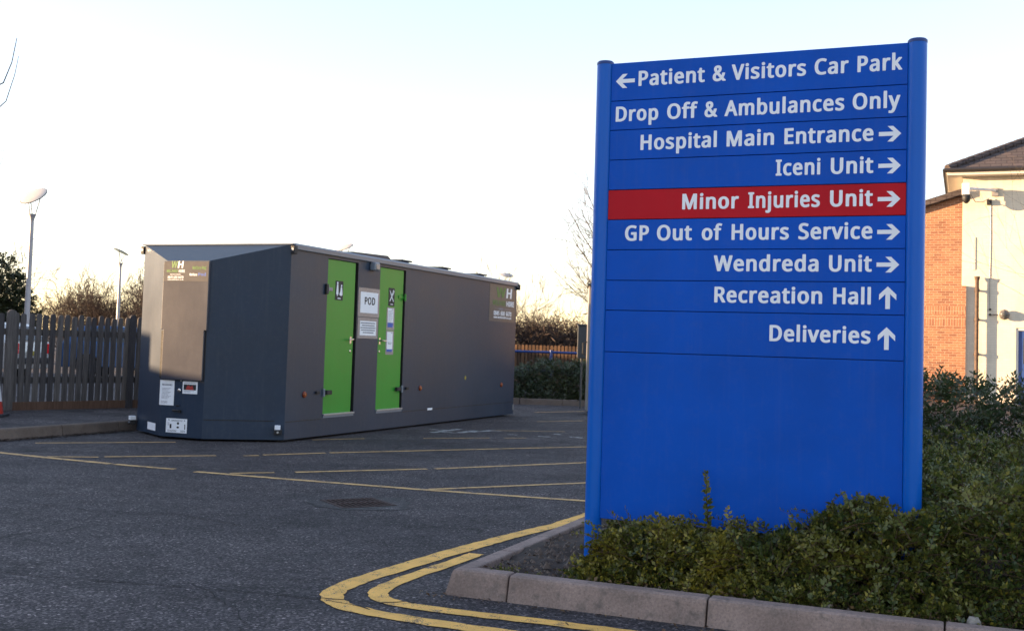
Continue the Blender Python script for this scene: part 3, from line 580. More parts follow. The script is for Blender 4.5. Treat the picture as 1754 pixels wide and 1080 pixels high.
# clods and gravel on it: uncountable
rnd = random.Random(3); mb = MB()
for k in range(1600):
    a = rnd.uniform(.13, 2.4); b = rnd.uniform(.13, .95) if a > .6 else rnd.uniform(.14, 1.6)
    r = rnd.uniform(.004, .017) * (1.9 if rnd.random() < .12 else 1)
    c = G(a, b, .10 + .03 * min(1, b) + rnd.uniform(-.008, .012))
    P = [c + Vector((rnd.gauss(0, 1), rnd.gauss(0, 1), rnd.gauss(0, .8))).normalized() * r * rnd.uniform(.7, 1.2) for _ in range(4)]
    mb.add([c + Vector((r, 0, -r * .3)), c + Vector((-.6 * r, .8 * r, -r * .3)), c + Vector((-.5 * r, -.9 * r, -r * .3)), c + Vector((rnd.uniform(-.3, .3) * r, rnd.uniform(-.3, .3) * r, r * rnd.uniform(.5, .9)))],
           [(0, 1, 3), (1, 2, 3), (2, 0, 3)])
o = mb.build('soil_clods', 'clod'); o['kind'] = 'stuff'
o['label'] = 'crumbly soil clods and gravel scattered over the bare corner of the bed'

def stone(a, b, s, seed, label):
    r_ = random.Random(seed); V = []; F = []
    n, m = 8, 5
    for i in range(m + 1):
        for j in range(n):
            th = math.pi * i / m; ph = 2 * math.pi * j / n
            d = Vector((math.sin(th) * math.cos(ph), math.sin(th) * math.sin(ph) * .8, math.cos(th)))
            k = 1 + .3 * mnoise.noise(d * 1.7 + Vector((seed, 0, 0)))
            V.append(G(a, b, .10 + s * .5) + d * s * k)
    F = [(i * n + j, (i + 1) * n + j, (i + 1) * n + (j + 1) % n, i * n + (j + 1) % n) for i in range(m) for j in range(n)]
    tag(MB().add(V, F).build('stone', 'stone', smooth=True), label, 'stone')
stone(1.76, .19, .028, 1, 'pale pointed stone lying at the kerb edge below the right half of the sign')
stone(2.36, .17, .032, 5, 'dull brownish stone half hidden under the leaves near the right end of the kerb')
stone(.52, .50, .030, 9, 'flat greyish stone on the bare soil beside the foot of the left sign post')

# pavement on the left with its kerb
kd = Vector((math.sin(YAW + .03), math.cos(YAW + .03), 0)); kn = Vector((-kd.y, kd.x, 0)); k0 = Vector((-5.63, 12.42, 0))
mb = MB(); t = -9.15
for i in range(24):
    kerb_profile(mb, k0 + kd * t, kd, kn, .906, h=.13, w=.13); t += .915
struct(mb.build('pavement_kerb', 'kerb_dark', bevel=.006))
q0, q1 = k0 + kd * -9.2 + kn * .125, k0 + kd * 12.8 + kn * .125
mb = MB(); mb.add([(q0.x, q0.y, .126), (q1.x, q1.y, .126), (q1.x - 7, q1.y + 3, .126), (q0.x - 9, q0.y + 4, .126)], [(0, 1, 2, 3)])
struct(mb.build('pavement', 'pave_asphalt'))
# dirt and leaf litter in the channel below that kerb
rnd = random.Random(12); mb = MB()
for k in range(1500):
    t = rnd.uniform(-2.5, 2.0); w = abs(rnd.gauss(0, .07)) + .005
    p = k0 + kd * t - kn * w; r = rnd.uniform(.006, .022); q = rnd.uniform(0, 6.3)
    e = Vector((math.cos(q), math.sin(q), 0)) * r; g_ = Vector((-math.sin(q), math.cos(q), 0)) * r * .5
    z = rnd.uniform(.003, .02)
    mb.add([p - e + Vector((0, 0, z)), p - g_ + Vector((0, 0, z + rnd.uniform(0, .01))), p + e + Vector((0, 0, z)), p + g_ + Vector((0, 0, z + .004))], [(0, 1, 2, 3)])
o = mb.build('leaf_litter', 'soil'); o['kind'] = 'stuff'
o['label'] = 'dark leaf litter and grit in the channel under the pavement kerb'

# low kerb in front of the far hedge
mb = MB()
for i in range(6): kerb_profile(mb, Vector((-1.6 + .92 * i, 23.9 + .02 * i, 0)), Vector((1, .02, 0)), Vector((0, 1, 0)), .91, h=.13)
struct(mb.build('far_kerb', 'kerb_dark', bevel=.006))
mb = MB(); mb.add([(-1.6, 24.02, .12), (3.9, 24.02, .12), (3.9, 27.5, .12), (-1.6, 27.5, .12)], [(0, 1, 2, 3)])
struct(mb.build('far_bed_soil', 'soil'))

# loose chippings on the asphalt
rnd = random.Random(21); mb = MB()
for k in range(260):
    x_ = rnd.uniform(-4, 1.2); y_ = rnd.uniform(4.6, 11)
    r = rnd.uniform(.003, .007) * (1.5 if rnd.random() < .04 else 1); q = rnd.uniform(0, 6.3)
    c, s = math.cos(q) * r, math.sin(q) * r
    mb.add([(x_ + c, y_ + s, 0), (x_ - s, y_ + c, 0), (x_ - c, y_ - s, 0), (x_ + s, y_ - c, 0), (x_, y_, r * .9)], [(0, 1, 4), (1, 2, 4), (2, 3, 4), (3, 0, 4)])
o = mb.build('loose_chippings', 'chip'); o['kind'] = 'stuff'
o['label'] = 'tiny pale loose chippings scattered over the asphalt'

# old cracks and a dirty hollow round the drain
def blot(c, rx, ry, rz, seed, n=40, z=.0025):
    V = [(c[0], c[1], z)]
    for i in range(n):
        q = 6.2832 * i / n; k = 1 + .45 * mnoise.noise(Vector((math.cos(q) * 1.6, math.sin(q) * 1.6, seed))) + .16 * mnoise.noise(Vector((math.cos(q) * 6, math.sin(q) * 6, seed)))
        x, y = rx * k * math.cos(q), ry * k * math.sin(q)
        V.append((c[0] + x * math.cos(rz) - y * math.sin(rz), c[1] + x * math.sin(rz) + y * math.cos(rz), z))
    return V, [(0, 1 + i, 1 + (i + 1) % n) for i in range(n)]
struct(MB().add(*blot((-1.10, 8.52), .40, .33, .5, 3)).build('drain_dirt', make_paint('drain_dirt', (.012, .010, .009), .66)))
mb = MB()
def crack(pts, w, seed):
    r_ = random.Random(seed); P = []
    for a, b in zip(pts, pts[1:]):
        n = max(2, int(math.hypot(b[0] - a[0], b[1] - a[1]) / .05))
        P += [(a[0] + (b[0] - a[0]) * i / n + r_.gauss(0, .012), a[1] + (b[1] - a[1]) * i / n + r_.gauss(0, .012)) for i in range(n)]
    strip(mb, P, w, z=.0055, jag=w * .35, step=.05, seed=seed)
crack([(-2.9, 5.75), (-2.2, 5.62), (-1.5, 5.50), (-1.0, 5.38), (-.6, 5.30), (-.45, 5.33), (-.3, 5.42)], .009, 1)
crack([(-1.45, 5.48), (-1.2, 5.1), (-1.0, 4.6)], .006, 2)
crack([(-3.6, 8.1), (-2.7, 7.7), (-2.3, 7.75), (-1.5, 7.2)], .007, 3)
crack([(-.83, 5.30), (-.66, 5.20), (-.55, 5.10)], .008, 4)
crack([(.55, 4.62), (.60, 4.45)], .006, 5); crack([(.28, 5.04), (.33, 4.90)], .006, 6)
struct(mb.build('asphalt_cracks', 'hole'))

# drain grate, sunk in the asphalt
def drain():
    c = Vector((-1.12, 8.53, 0)); t = thing('drain_grate', 'rusty square iron drain grate set in the asphalt in front of the yellow hatching', 'drain', c, R(31))
    s = .22; mb = MB()
    for a, b in (((-s, -s), (s, -s + .03)), ((-s, s - .03), (s, s)), ((-s, -s + .03), (-s + .03, s - .03)), ((s - .03, -s + .03), (s, s - .03))):
        mb.box((a[0], a[1], -.01), (b[0], b[1], .006))
    mb.build('frame', 'rust', t)
    MB().box((-s + .03, -s + .03, -.005), (s - .03, s - .03, .0025)).build('gully', 'hole', t)
    mb = MB()
    for i in range(9):
        x_ = -s + .05 + i * .041
        mb.box((x_, -s + .03, .0), (x_ + .017, s - .03, .0075))
    mb.box((-s + .03, -.012, .0), (s - .03, .012, .0085))
    mb.build('bars', 'rust', t, bevel=.002)
drain()

# ------------------------------------------------------------------ the blue direction sign
def direction_sign():
    p = G(.487, .713)
    t = thing('direction_sign', 'tall blue hospital direction sign with one red band, on two round posts', 'sign', (p.x, p.y, 0), -YAW - .005)
    W = 1.597
    for x_ in (0., W):
        q = MB().lathe([(.045, -.1), (.045, 2.765)], 32, (x_, 0, 0)).build('post', 'post_blue', t, smooth='auto')
        MB().lathe([(.0465, 2.7655), (.0465, 2.777), (.040, 2.784)], 32, (x_, 0, 0)).build('cap', 'cap', q, smooth='auto')
    S = [2.768, 2.560, 2.401, 2.240, 2.078, 1.918, 1.756, 1.593, 1.433, 1.212, .33]
    x0, x1 = .043, W - .043
    OFF = .009
    F = Matrix.Translation((-OFF, -.0205, 0)) @ Matrix.Rotation(R(90), 4, 'X')
    rows = [
        (2.637, [('Patient', .203, .561), ('&', .603, .672), ('Visitors', .702, 1.078), ('Car', 1.12, 1.285), ('Park', 1.327, 1.538)], ('<', .077, .182, 2.667)),
        (2.450, [('Drop', .081, .316), ('Off', .364, .528), ('&', .564, .632), ('Ambulances', .669, 1.267), ('Only', 1.307, 1.531)], None),
        (2.291, [('Hospital', .223, .632), ('Main', .683, .925), ('Entrance', .977, 1.408)], ('>', 1.433, 1.537, 2.320)),
        (2.132, [('Iceni', .936, 1.156), ('Unit', 1.207, 1.409)], ('>', 1.433, 1.537, 2.163)),
        (1.969, [('Minor', .457, .753), ('Injuries', .80, 1.157), ('Unit', 1.206, 1.409)], ('>', 1.432, 1.537, 1.999)),
        (1.807, [('GP', .150, .281), ('Out', .325, .512), ('of', .564, .670), ('Hours', .719, 1.008), ('Service', 1.055, 1.410)], ('>', 1.432, 1.538, 1.838)),
        (1.646, [('Wendreda', .630, 1.156), ('Unit', 1.206, 1.409)], ('>', 1.431, 1.536, 1.678)),
        (1.485, [('Recreation', .637, 1.176), ('Hall', 1.229, 1.407)], ('^', 1.447, 1.523, 1.517)),
        (1.294, [('Deliveries', .921, 1.408)], ('^', 1.443, 1.521, 1.319)),
        None]
    # a dark core behind the joints
    MB().box((x0, -.004, .335), (x1, .03, 2.764)).build('core', 'seam', t)
    for i, row in enumerate(rows):
        g = .0018
        pn = MB().box((x0, -.02, S[i + 1] + g), (x1, -.0045, S[i] - g)).build('panel', 'sign_red' if i == 4 else 'sign_blue', t, bevel=.0015)
        if i == 4: pn['label'] = 'red panel of the blue sign, reading Minor Injuries Unit'
        if not row: continue
        z, words, ar = row
        for w, a, b in words: Ink().word(w, a, b, z, .0765).build('lettering', 'lettering', pn, F)
        if ar:
            k, a, b, zc = ar; ik = Ink()
            if k == '^':
                h = .110; ik.poly([((a + b) / 2 + (v - .5) * .080, zc + (u - .5) * h) for u, v in arrow('', 0, 1, .5, 1)])
            else:
                P = arrow('', a, b, zc, .0765)
                if k == '<': P = [(a + b - x_, y_) for x_, y_ in P]
                ik.poly(P)
            ik.build('arrow', 'lettering', pn, F)
direction_sign()

# ------------------------------------------------------------------ the welfare cabin
def cabin():
    B = Vector((-2.6616, 13.3153, 0)); org = B - A * 1.1            # A points right, the body's front right corner is B
    t = thing('welfare_cabin', 'slate grey portable welfare cabin with two green doors, standing by the pavement kerb', 'cabin', org, -YAW)
    Hh, L, hw, nx, ny, zn, zb = 2.37, 7.25, 1.1, .31, -.52, 2.128, .03
    mb = MB()
    ys = [0, .84, 1.60, 2.20, 2.96, L]; zs = [zb, .285, 2.275, Hh]
    doors = (1, 3)
    for j in range(5):
        for k in range(3):
            if k == 1 and j in doors: continue
            mb.add([(hw, ys[j], zs[k]), (hw, ys[j + 1], zs[k]), (hw, ys[j + 1], zs[k + 1]), (hw, ys[j], zs[k + 1])], [(0, 1, 2, 3)])
    for j in doors:                                                # reveals
        a, b, c, d, e = ys[j], ys[j + 1], zs[1], zs[2], hw - .05
        for q in ([(hw, a, c), (e, a, c), (e, b, c), (hw, b, c)], [(hw, b, c), (e, b, c), (e, b, d), (hw, b, d)], [(hw, b, d), (e, b, d), (e, a, d), (hw, a, d)], [(hw, a, d), (e, a, d), (e, a, c), (hw, a, c)], [(e, a, c), (e, a, d), (e, b, d), (e, b, c)]):
            mb.add(q, [(0, 1, 2, 3)], 1)
    foot = [(hw, 0), (nx, ny), (-nx, ny), (-hw, 0)]
    top = [(hw, 0, Hh), (nx, ny, zn), (-nx, ny, zn), (-hw, 0, Hh)]
    for i in range(3):
        p, q = foot[i], foot[i + 1]
        mb.add([(q[0], q[1], zb), (p[0], p[1], zb), top[i], top[i + 1]], [(0, 1, 2, 3)])
    mb.add(top, [(0, 3, 2, 1)])                                      # sloping nose top
    mb.add([(-hw, 0, zb), (-hw, L, zb), (-hw, L, Hh), (-hw, 0, Hh)], [(3, 2, 1, 0)])
    mb.add([(-hw, L, zb), (hw, L, zb), (hw, L, Hh), (-hw, L, Hh)], [(3, 2, 1, 0)])
    mb.add([(hw, 0, zb), (nx, ny, zb), (-nx, ny, zb), (-hw, 0, zb), (-hw, L, zb), (hw, L, zb)], [(0, 1, 2, 3, 4, 5)])
    mb.build('body', ['pod', 'pod_dark'], t)
    # skirt joint, vertical panel joints, corner folds
    for a, b in ((0.02, .80), (2.98, L - .02)): MB().box((hw, a, .238), (hw + .004, b, .246)).build('panel_joint', 'pod_dark', t)
    e = Vector((hw - nx, -ny, 0)).normalized(); nr = Vector((e.y, -e.x, 0))
    mb = MB(); p = Vector((nx, ny, 0)) + nr * .001
    Lr = math.hypot(hw - nx, ny)
    for z0, z1 in ((.250, .258),):
        V = [p + e * .01 + Vector((0, 0, z0)), p + e * (Lr - .12) + Vector((0, 0, z0)), p + e * (Lr - .12) + Vector((0, 0, z1)), p + e * .01 + Vector((0, 0, z1))]
        mb.add(V + [v + nr * .004 for v in V], [(4, 5, 6, 7), (0, 1, 5, 4), (3, 7, 6, 2), (0, 4, 7, 3), (1, 2, 6, 5)])
    mb.build('skirt_joint', 'pod_dark', t)
    # roof, eaves rail and the boxes on it
    rf = MB()
    rf.add([(-hw - .02, 0, Hh), (hw + .015, 0, Hh), (hw + .015, L + .02, Hh), (-hw - .02, L + .02, Hh), (0, .5, Hh + .03), (0, L + .02, Hh + .03)],
           [(0, 1, 4), (1, 2, 5, 4), (2, 3, 5), (3, 0, 4, 5), (0, 3, 2, 1)])
    rf = rf.build('roof', 'pod', t)
    MB().box((-hw - .03, -.02, Hh - .004), (hw + .03, .02, Hh + .012)).build('front_flashing', 'pod_trim', rf, bevel=.004)
    MB().prism([(hw + .002, Hh - .055), (hw + .030, Hh - .055), (hw + .036, Hh + .0), (hw + .020, Hh + .018), (hw + .002, Hh + .018)], .03, L + .02, axis='y').build('eaves_rail', 'pod_trim', rf, bevel=.004)
    mb = MB(); mb.prism([(1.95, Hh + .01), (3.36, Hh + .01), (3.10, Hh + .135), (2.10, Hh + .105)], .30, .72, axis='x')
    mb.build('roof_box', 'pod', rf, bevel=.01)
    for y_, h_ in ((3.58, .125), (4.98, .125), (6.48, .125)):
        mb = MB(); mb.box((.35, y_ + .03, Hh + .01), (.66, y_ + .30, Hh + h_ - .025)); mb.box((.31, y_, Hh + h_ - .024), (.70, y_ + .34, Hh + h_))
        mb.build('roof_vent', 'pod', rf, bevel=.008)
    # corner castings and lights
    for x_, y_, z_ in ((hw + .0, -.02, Hh - .115), (-hw - .055, -.02, Hh - .115), (hw + .0, L - .02, Hh - .12)):
        mb = MB(); mb.box((x_, y_, z_), (x_ + .055, y_ + .07, z_ + .10)); c = mb.build('corner_bracket', 'pod_dark', t, bevel=.008)
        MB().lathe([(.018, -.004), (.018, .004)], 14).xf(Matrix.Translation((x_ + .028, y_ - .003, z_ + .055)) @ Matrix.Rotation(R(90), 4, 'X')).build('hole_ring', 'alu', c)
    rr = Vector((nx, ny, 0)) + e * (Lr - .10); ll = Vector((-hw + .0, 0, 0))
    for p_, az in ((rr, math.atan2(e.y, e.x)), (ll + Vector((-.02, -.02, 0)), math.atan2(ny, hw - nx))):
        m_ = Matrix.Translation(p_) @ Matrix.Rotation(az, 4, 'Z')
        q = MB().box((-.02, -.07, .10), (.075, .0, .155)).xf(m_).build('corner_jack', 'pod_dark', t, bevel=.006)
        MB().box((-.012, -.074, .155), (.055, .0, .205)).xf(m_).build('marker_light', 'paper', q, bevel=.004)
        MB().tube([m_ @ Vector((.025, -.085, .125)), m_ @ Vector((.025, -.05, .125))], .012, 10).build('pin', 'alu', q)
    MB().box((hw + .001, L - .05, .10), (hw + .012, L - .005, .20)).build('corner_plate', 'alu', t)
    # nose cover, with its header and the two wells at its sides
    def slab(z0, z1, a, b, y0, y1): return [(a, y0, z0), (b, y0, z0), (b, y1, z0), (a, y1, z0)]
    mb = MB(); mb.prism([(-.298, .706), (.298, .706), (.298, 1.30), (.333, 1.30), (.333, 2.120), (-.333, 2.120), (-.333, 1.30), (-.298, 1.30)], ny - .034, ny - .001, axis='y')
    cv = mb.build('front_cover', 'pod_cover', t, bevel=.006)
    MB().box((-.340, ny - .012, .72), (-.302, ny - .0015, 1.29)).build('side_gap', 'pod_dark', t)
    MB().box((.302, ny - .012, .72), (.312, ny - .0015, 1.29)).build('side_gap', 'pod_dark', t)
    MB().box((-.31, ny - .006, .700), (.30, ny - .0012, .7055)).build('lower_seam', 'pod_dark', t)
    FN = lambda y_: Matrix.Translation((0, y_, 0)) @ Matrix.Rotation(R(90), 4, 'X')
    d = MB().box((-.327, ny - .0355, 1.879), (.327, ny - .0341, 2.116)).build('sign_band', 'decal_pale', cv)
    Ink().word('W', -.222, -.132, 2.040, .078, .12).build('emblem', 'decal_green', d, FN(ny - .0362))
    Ink().word('H', -.124, -.046, 2.040, .078, .12).word('HIRE', -.105, -.018, 1.985, .032).build('lettering', 'paper', d, FN(ny - .0362))
    Ink().word('WELFARE', -.285, -.118, 1.985, .032).build('green_lettering', 'decal_green', d, FN(ny - .0362)); Ink().word('Welfare Pod', .09, .29, 2.02, .04).build('green_lettering', 'decal_green', d, FN(ny - .0362))
    Ink().word('0845 600 6670', -.265, -.034, 1.915, .026).word('www.welfarehire.co.uk', -.265, -.034, 1.893, .013).rect(-.235, 1.958, -.075, 1.9635).build('phone_number', 'paper', d, FN(ny - .0362)); Ink().word('Welfare', .052, .165, 1.946, .028).build('lettering', 'paper', d, FN(ny - .0362))
    Ink().word('Pod', .18, .29, 1.946, .034).build('blue_lettering', 'ink_blue', d, FN(ny - .0362))
    # notices on the nose
    y_ = ny - .0025
    d = MB().box((-.331, y_, .400), (-.119, ny - .0004, .696)).build('warning_notice', 'paper', t)
    ik = Ink().word('WARNING', -.30, -.15, .632, .022)
    for i in range(9): ik.rect(-.30, .60 - i * .0155, -.165 - .02 * (i % 3), .604 - i * .0155)
    for i in range(3): ik.rect(-.31, .445 - i * .012, -.21, .4485 - i * .012)
    ik.build('print', 'ink_grey', d, FN(y_ - .0008))
    d = MB().box((.002, y_, .548), (.217, ny - .0004, .693)).build('picture_sticker', 'paper', t)
    q = Ink().rect(.018, .592, .198, .658).build('dark_photo', 'ink', d, FN(y_ - .0006))
    ik = Ink().poly(((.05, .594), (.165, .594), (.145, .648), (.115, .632), (.09, .65), (.068, .64)))
    ik.build('red_photo', 'ink_red', d, FN(y_ - .0016))
    Ink().rect(.022, .672, .19, .677).rect(.02, .565, .12, .569).rect(.02, .578, .17, .582).build('print', 'ink_grey', d, FN(y_ - .0008))
    d = MB().box((-.216, y_, .080), (.090, ny - .0004, .248)).build('socket_label', 'paper', t)
    ik = Ink().rect(-.16, .130, -.135, .180).rect(.055, .125, .067, .185).disc(-.04, .192, .016).disc(-.04, .145, .020, .011)
    ik.build('sockets', 'ink', d, FN(y_ - .0008))
    ik = Ink().poly(((-.185, .222), (-.165, .222), (-.175, .240))).poly(((.045, .222), (.065, .222), (.055, .240))).rect(-.14, .226, .03, .231).rect(-.14, .216, .02, .220)
    for i in range(4): ik.rect(-.195, .195 - i * .010, -.168, .198 - i * .01).rect(.0, .110 - i * .006, .07, .1125 - i * .006).rect(-.19, .110 - i * .006, -.06, .1125 - i * .006)
    ik.build('print', 'ink_grey', d, FN(y_ - .0008))
    el = Vector((hw - nx, ny, 0)).normalized(); nl = Vector((el.y, -el.x, 0))       # left facet, from (-hw,0) to (-nx,ny)
    p0 = Vector((-hw, 0, 0))
    V = [p0 + el * s + Vector((0, 0, z)) + nl * .002 for s, z in ((.46, .075), (.78, .075), (.78, .165), (.46, .165))]
    MB().add(V + [v - nl * .0016 for v in V], [(0, 1, 2, 3), (0, 4, 5, 1), (1, 5, 6, 2), (2, 6, 7, 3), (3, 7, 4, 0)]).build('blank_label', 'paper', t)
    MB().lathe([(.022, 0), (.022, .012), (.012, .016)], 16).xf(Matrix.Translation((-.038, ny, .582)) @ Matrix.Rotation(R(90), 4, 'X')).build('lock', 'chrome', t, smooth='auto')
    MB().tube([(-.02, ny - .001, .70), (-.02, ny - .014, .70)], .009, 10).build('bolt', 'alu', t)
    mb = MB(); mb.tube([(-.115, ny - .022, .345), (-.02, ny - .024, .343)], .012, 10); mb.box((-.035, ny - .03, .322), (.0, ny - .001, .352)); mb.box((-.085, ny - .012, .395), (-.03, ny - .001, .408))
    mb.build('latch', 'pod_dark', t, bevel=.003)
    # doors
    FS = lambda x_: Matrix(((0, 0, 1, x_), (1, 0, 0, 0), (0, 1, 0, 0), (0, 0, 0, 1)))
    xd = hw - .018
    for k, (a, b) in enumerate(((.84, 1.60), (2.20, 2.96))):
        c0, c1 = (a + .004, b - .045) if k == 0 else (a + .004, b - .035)
        dr = MB().box((xd - .028, c0, .30), (xd, c1, 2.268)).build('door', 'green', t, bevel=.003)
        dr['label'] = ('green door with a toilet pictogram, nearer the cabin front' if k == 0 else 'green door with a cutlery pictogram and two papers, farther from the cabin front')
        hs = c1 - .07 if k == 0 else c0 + .07
        sg = -1 if k == 0 else 1
        MB().box((hw - .03, a + .002, .283), (hw + .022, b - .002, .302)).build('sill', 'alu', t, bevel=.003)
        MB().box((hw + .002, a + .004, .252), (hw + .008, b - .004, .2825)).build('kick_plate', 'pod_trim', t)
        h = MB(); h.box((xd, hs - .02, 1.20), (xd + .006, hs + .02, 1.29)); h.tube([(xd + .004, hs, 1.255), (xd + .05, hs, 1.255), (xd + .05, hs + sg * .115, 1.247)], .0095, 10)
        h.build('handle', 'chrome', dr)
        MB().lathe([(.018, 0), (.018, .006), (.01, .008)], 14).xf(Matrix.Translation((xd, hs, 1.10)) @ Matrix.Rotation(R(90), 4, 'Y')).build('lock', 'chrome', dr)
        # hinges: first door on the left, second on the right
        hy = c0 if k == 0 else c1
        for z_, kind in ((1.885, 'green'), (.57, 'pod_dark')):
            s = 1 if k == 0 else -1
            mb = MB(); mb.box((xd, min(hy, hy + s * .14), z_ - .022), (xd + .012, max(hy, hy + s * .14), z_ + .022))
            mb.tube([(hw + .012, hy - s * .012, z_ - .05), (hw + .012, hy - s * .012, z_ + .05)], .017, 10)
            mb.build('hinge', kind if kind == 'green' and k == 1 else 'pod_trim', dr, bevel=.003)
            if kind == 'green' and k == 0:
                MB().box((hw + .001, hy - .065, z_ - .07), (hw + .03, hy - .012, z_ + .06)).build('hinge_block', 'pod_dark', dr, bevel=.006)
        s = 1 if k == 0 else -1
        MB().box((xd + .012, min(hy + s * .04, hy + s * .16), .545), (xd + .05, max(hy + s * .04, hy + s * .16), .60)).build('rubber_catch', 'pod_dark', dr, bevel=.006)
        MB().box((hw, min(hy - s * .12, hy - s * .20), .56), (hw + .03, max(hy - s * .12, hy - s * .20), .595)).build('catch_stop', 'pod_dark', t, bevel=.006)
        # pictograms
        if k == 0:
            d = MB().box((xd, 1.06, 1.755), (xd + .003, 1.25, 2.005)).build('toilet_sign', 'ink', dr)
            ik = Ink().disc(1.108, 1.975, .017).poly(((1.092, 1.955), (1.124, 1.955), (1.128, 1.91), (1.136, 1.83), (1.118, 1.83), (1.118, 1.808), (1.098, 1.808), (1.098, 1.83), (1.080, 1.83), (1.088, 1.91)))
            ik.disc(1.205, 1.945, .015).poly(((1.190, 1.928), (1.220, 1.928), (1.232, 1.86), (1.236, 1.828), (1.216, 1.815), (1.176, 1.815), (1.160, 1.835), (1.178, 1.87)))
            ik.rect(1.12, 1.772, 1.19, 1.786)
            ik.build('pictogram', 'paper', d, FS(xd + .0038))
        else:
            d = MB().box((xd, 2.49, 1.745), (xd + .003, 2.665, 2.00)).build('canteen_sign', 'ink', dr)
            ik = Ink()
            def bar(x0, y0, x1, y1, w0, w1):
                v = Vector((x1 - x0, y1 - y0)).normalized(); n_ = Vector((-v.y, v.x))
                return [(x0 + n_.x * w0, y0 + n_.y * w0), (x1 + n_.x * w1, y1 + n_.y * w1), (x1 - n_.x * w1, y1 - n_.y * w1), (x0 - n_.x * w0, y0 - n_.y * w0)]
            ik.poly(bar(2.525, 1.81, 2.622, 1.95, .008, .008)); ik.poly(bar(2.612, 1.925, 2.636, 1.965, .018, .020))
            ik2 = Ink().poly(bar(2.632, 1.81, 2.565, 1.895, .009, .009)).poly(bar(2.565, 1.895, 2.518, 1.965, .013, .005))
            ik2.rect(2.55, 1.763, 2.615, 1.775)
            ik.build('fork', 'paper', d, FS(xd + .0038)); ik2.build('knife', 'paper', d, FS(xd + .0052))
            for (y0, y1, z0, z1, hd) in ((2.455, 2.685, 1.405, 1.725, 0), (2.455, 2.685, 1.060, 1.395, 1)):
                d = MB().box((xd, y0, z0), (xd + .002, y1, z1)).build('plastic_sleeve', 'sleeve', dr)
                p_ = MB().box((xd + .0022, y0 + .03, z0 + .04), (xd + .0034, y1 - .035, z1 - .015)).build('paper_notice', 'paper', d)
                Ink().rect(y0 + .03, z0 + .04, y1 - .04, z0 + (.105 if hd == 0 else .075)).build('blue_footer', 'ink_blue', p_, FS(xd + .0042))
                ik = Ink()
                if hd == 0:
                    for i in range(10): ik.rect(y0 + .045, z1 - .055 - i * .018, y1 - .055 - .03 * (i % 4 == 3), z1 - .051 - i * .018)
                else:
                    ik.rect(y0 + .05, z0 + .165, y1 - .055, z0 + .172); ik.rect(y0 + .07, z0 + .147, y1 - .075, z0 + .154)
                ik.rect(y1 - .09, z1 - .035, y1 - .05, z1 - .026)
                ik.build('print', 'ink_grey', p_, FS(xd + .0042))
    # sheets between the doors
    d = MB().box((hw, 1.625, 1.565), (hw + .002, 2.20, 1.955)).build('plastic_sleeve', 'sleeve', t)
    p_ = MB().box((hw + .0022, 1.68, 1.618), (hw + .0034, 2.155, 1.90)).build('paper_notice', 'paper', d)
    Ink().word('POD', 1.79, 2.075, 1.735, .095).build('lettering', 'ink', p_, FS(hw + .0042))
    d = MB().box((hw, 1.635, 1.275), (hw + .002, 2.18, 1.555)).build('plastic_sleeve', 'sleeve', t)
    p_ = MB().box((hw + .0022, 1.69, 1.315), (hw + .0034, 2.13, 1.51)).build('paper_notice', 'paper', d)
    ik = Ink()
    for i, (a, b) in enumerate(((1.71, 2.10), (1.735, 2.085), (1.705, 2.11), (1.72, 2.10), (1.77, 2.06))): ik.rect(a, 1.475 - i * .032, b, 1.489 - i * .032)
    ik.build('print', 'ink_grey', p_, FS(hw + .0042))
    # bulkhead lamp over the sheets
    q = MB().box((hw + .001, 1.90, 2.20), (hw + .085, 2.03, 2.312)).build('outside_lamp', 'pod_trim', t, bevel=.012)
    MB().box((hw + .085, 1.915, 2.215), (hw + .096, 2.015, 2.29)).build('lens', 'grey_cabin', q, bevel=.006)
    # amber markers
    for y_, z_ in ((.40, .56), (3.53, .57), (6.65, .56)):
        rot = Matrix.Translation((hw, y_, z_)) @ Matrix.Rotation(R(90), 4, 'Y')
        q = MB().lathe([(.040, 0), (.040, .012), (.030, .02)], 20).xf(rot).build('marker_lamp', 'amber', t, smooth='auto')
        MB().lathe([(.018, .0205), (.014, .026)], 12).xf(rot).build('reflector', 'amber_core', q)
    MB().lathe([(.032, 0), (.032, .004)], 18).xf(Matrix.Translation((hw, 5.14, .70)) @ Matrix.Rotation(R(90), 4, 'Y')).build('warning_sticker', 'yellow_sticker', t)
    MB().box((hw + .001, 3.80, .232), (hw + .005, 3.96, .262)).build('white_label', 'paper', t)
    # the hirer's board at the far end
    d = MB().box((hw, 6.02, 1.655), (hw + .0022, 7.19, 2.292)).build('hire_board', 'decal', t)
    Ink().word('W', 6.30, 6.72, 2.08, .165, .1).build('emblem', 'decal_green', d, FS(hw + .003)); Ink().word('WELFARE', 6.16, 6.735, 1.935, .085).build('green_lettering', 'decal_green', d, FS(hw + .003))
    
    for w_, a_, b_, z_, c_, s_ in (('H', 6.76, 7.0, 2.08, .165, .12), ('HIRE', 6.78, 7.13, 1.935, .085, 0), ('0845', 6.22, 6.47, 1.765, .072, 0), ('600', 6.53, 6.71, 1.765, .072, 0), ('6670', 6.77, 7.02, 1.765, .072, 0), ('www.welfarehire.co.uk', 6.22, 7.02, 1.712, .036, 0)): Ink().word(w_, a_, b_, z_, c_, s_).build('lettering', 'paper', d, FS(hw + .003))
    Ink().rect(6.28, 1.872, 6.98, 1.882).rect(6.45, 1.862, 6.62, 1.892).build('fine_print', 'ink_grey', d, FS(hw + .003))
cabin()

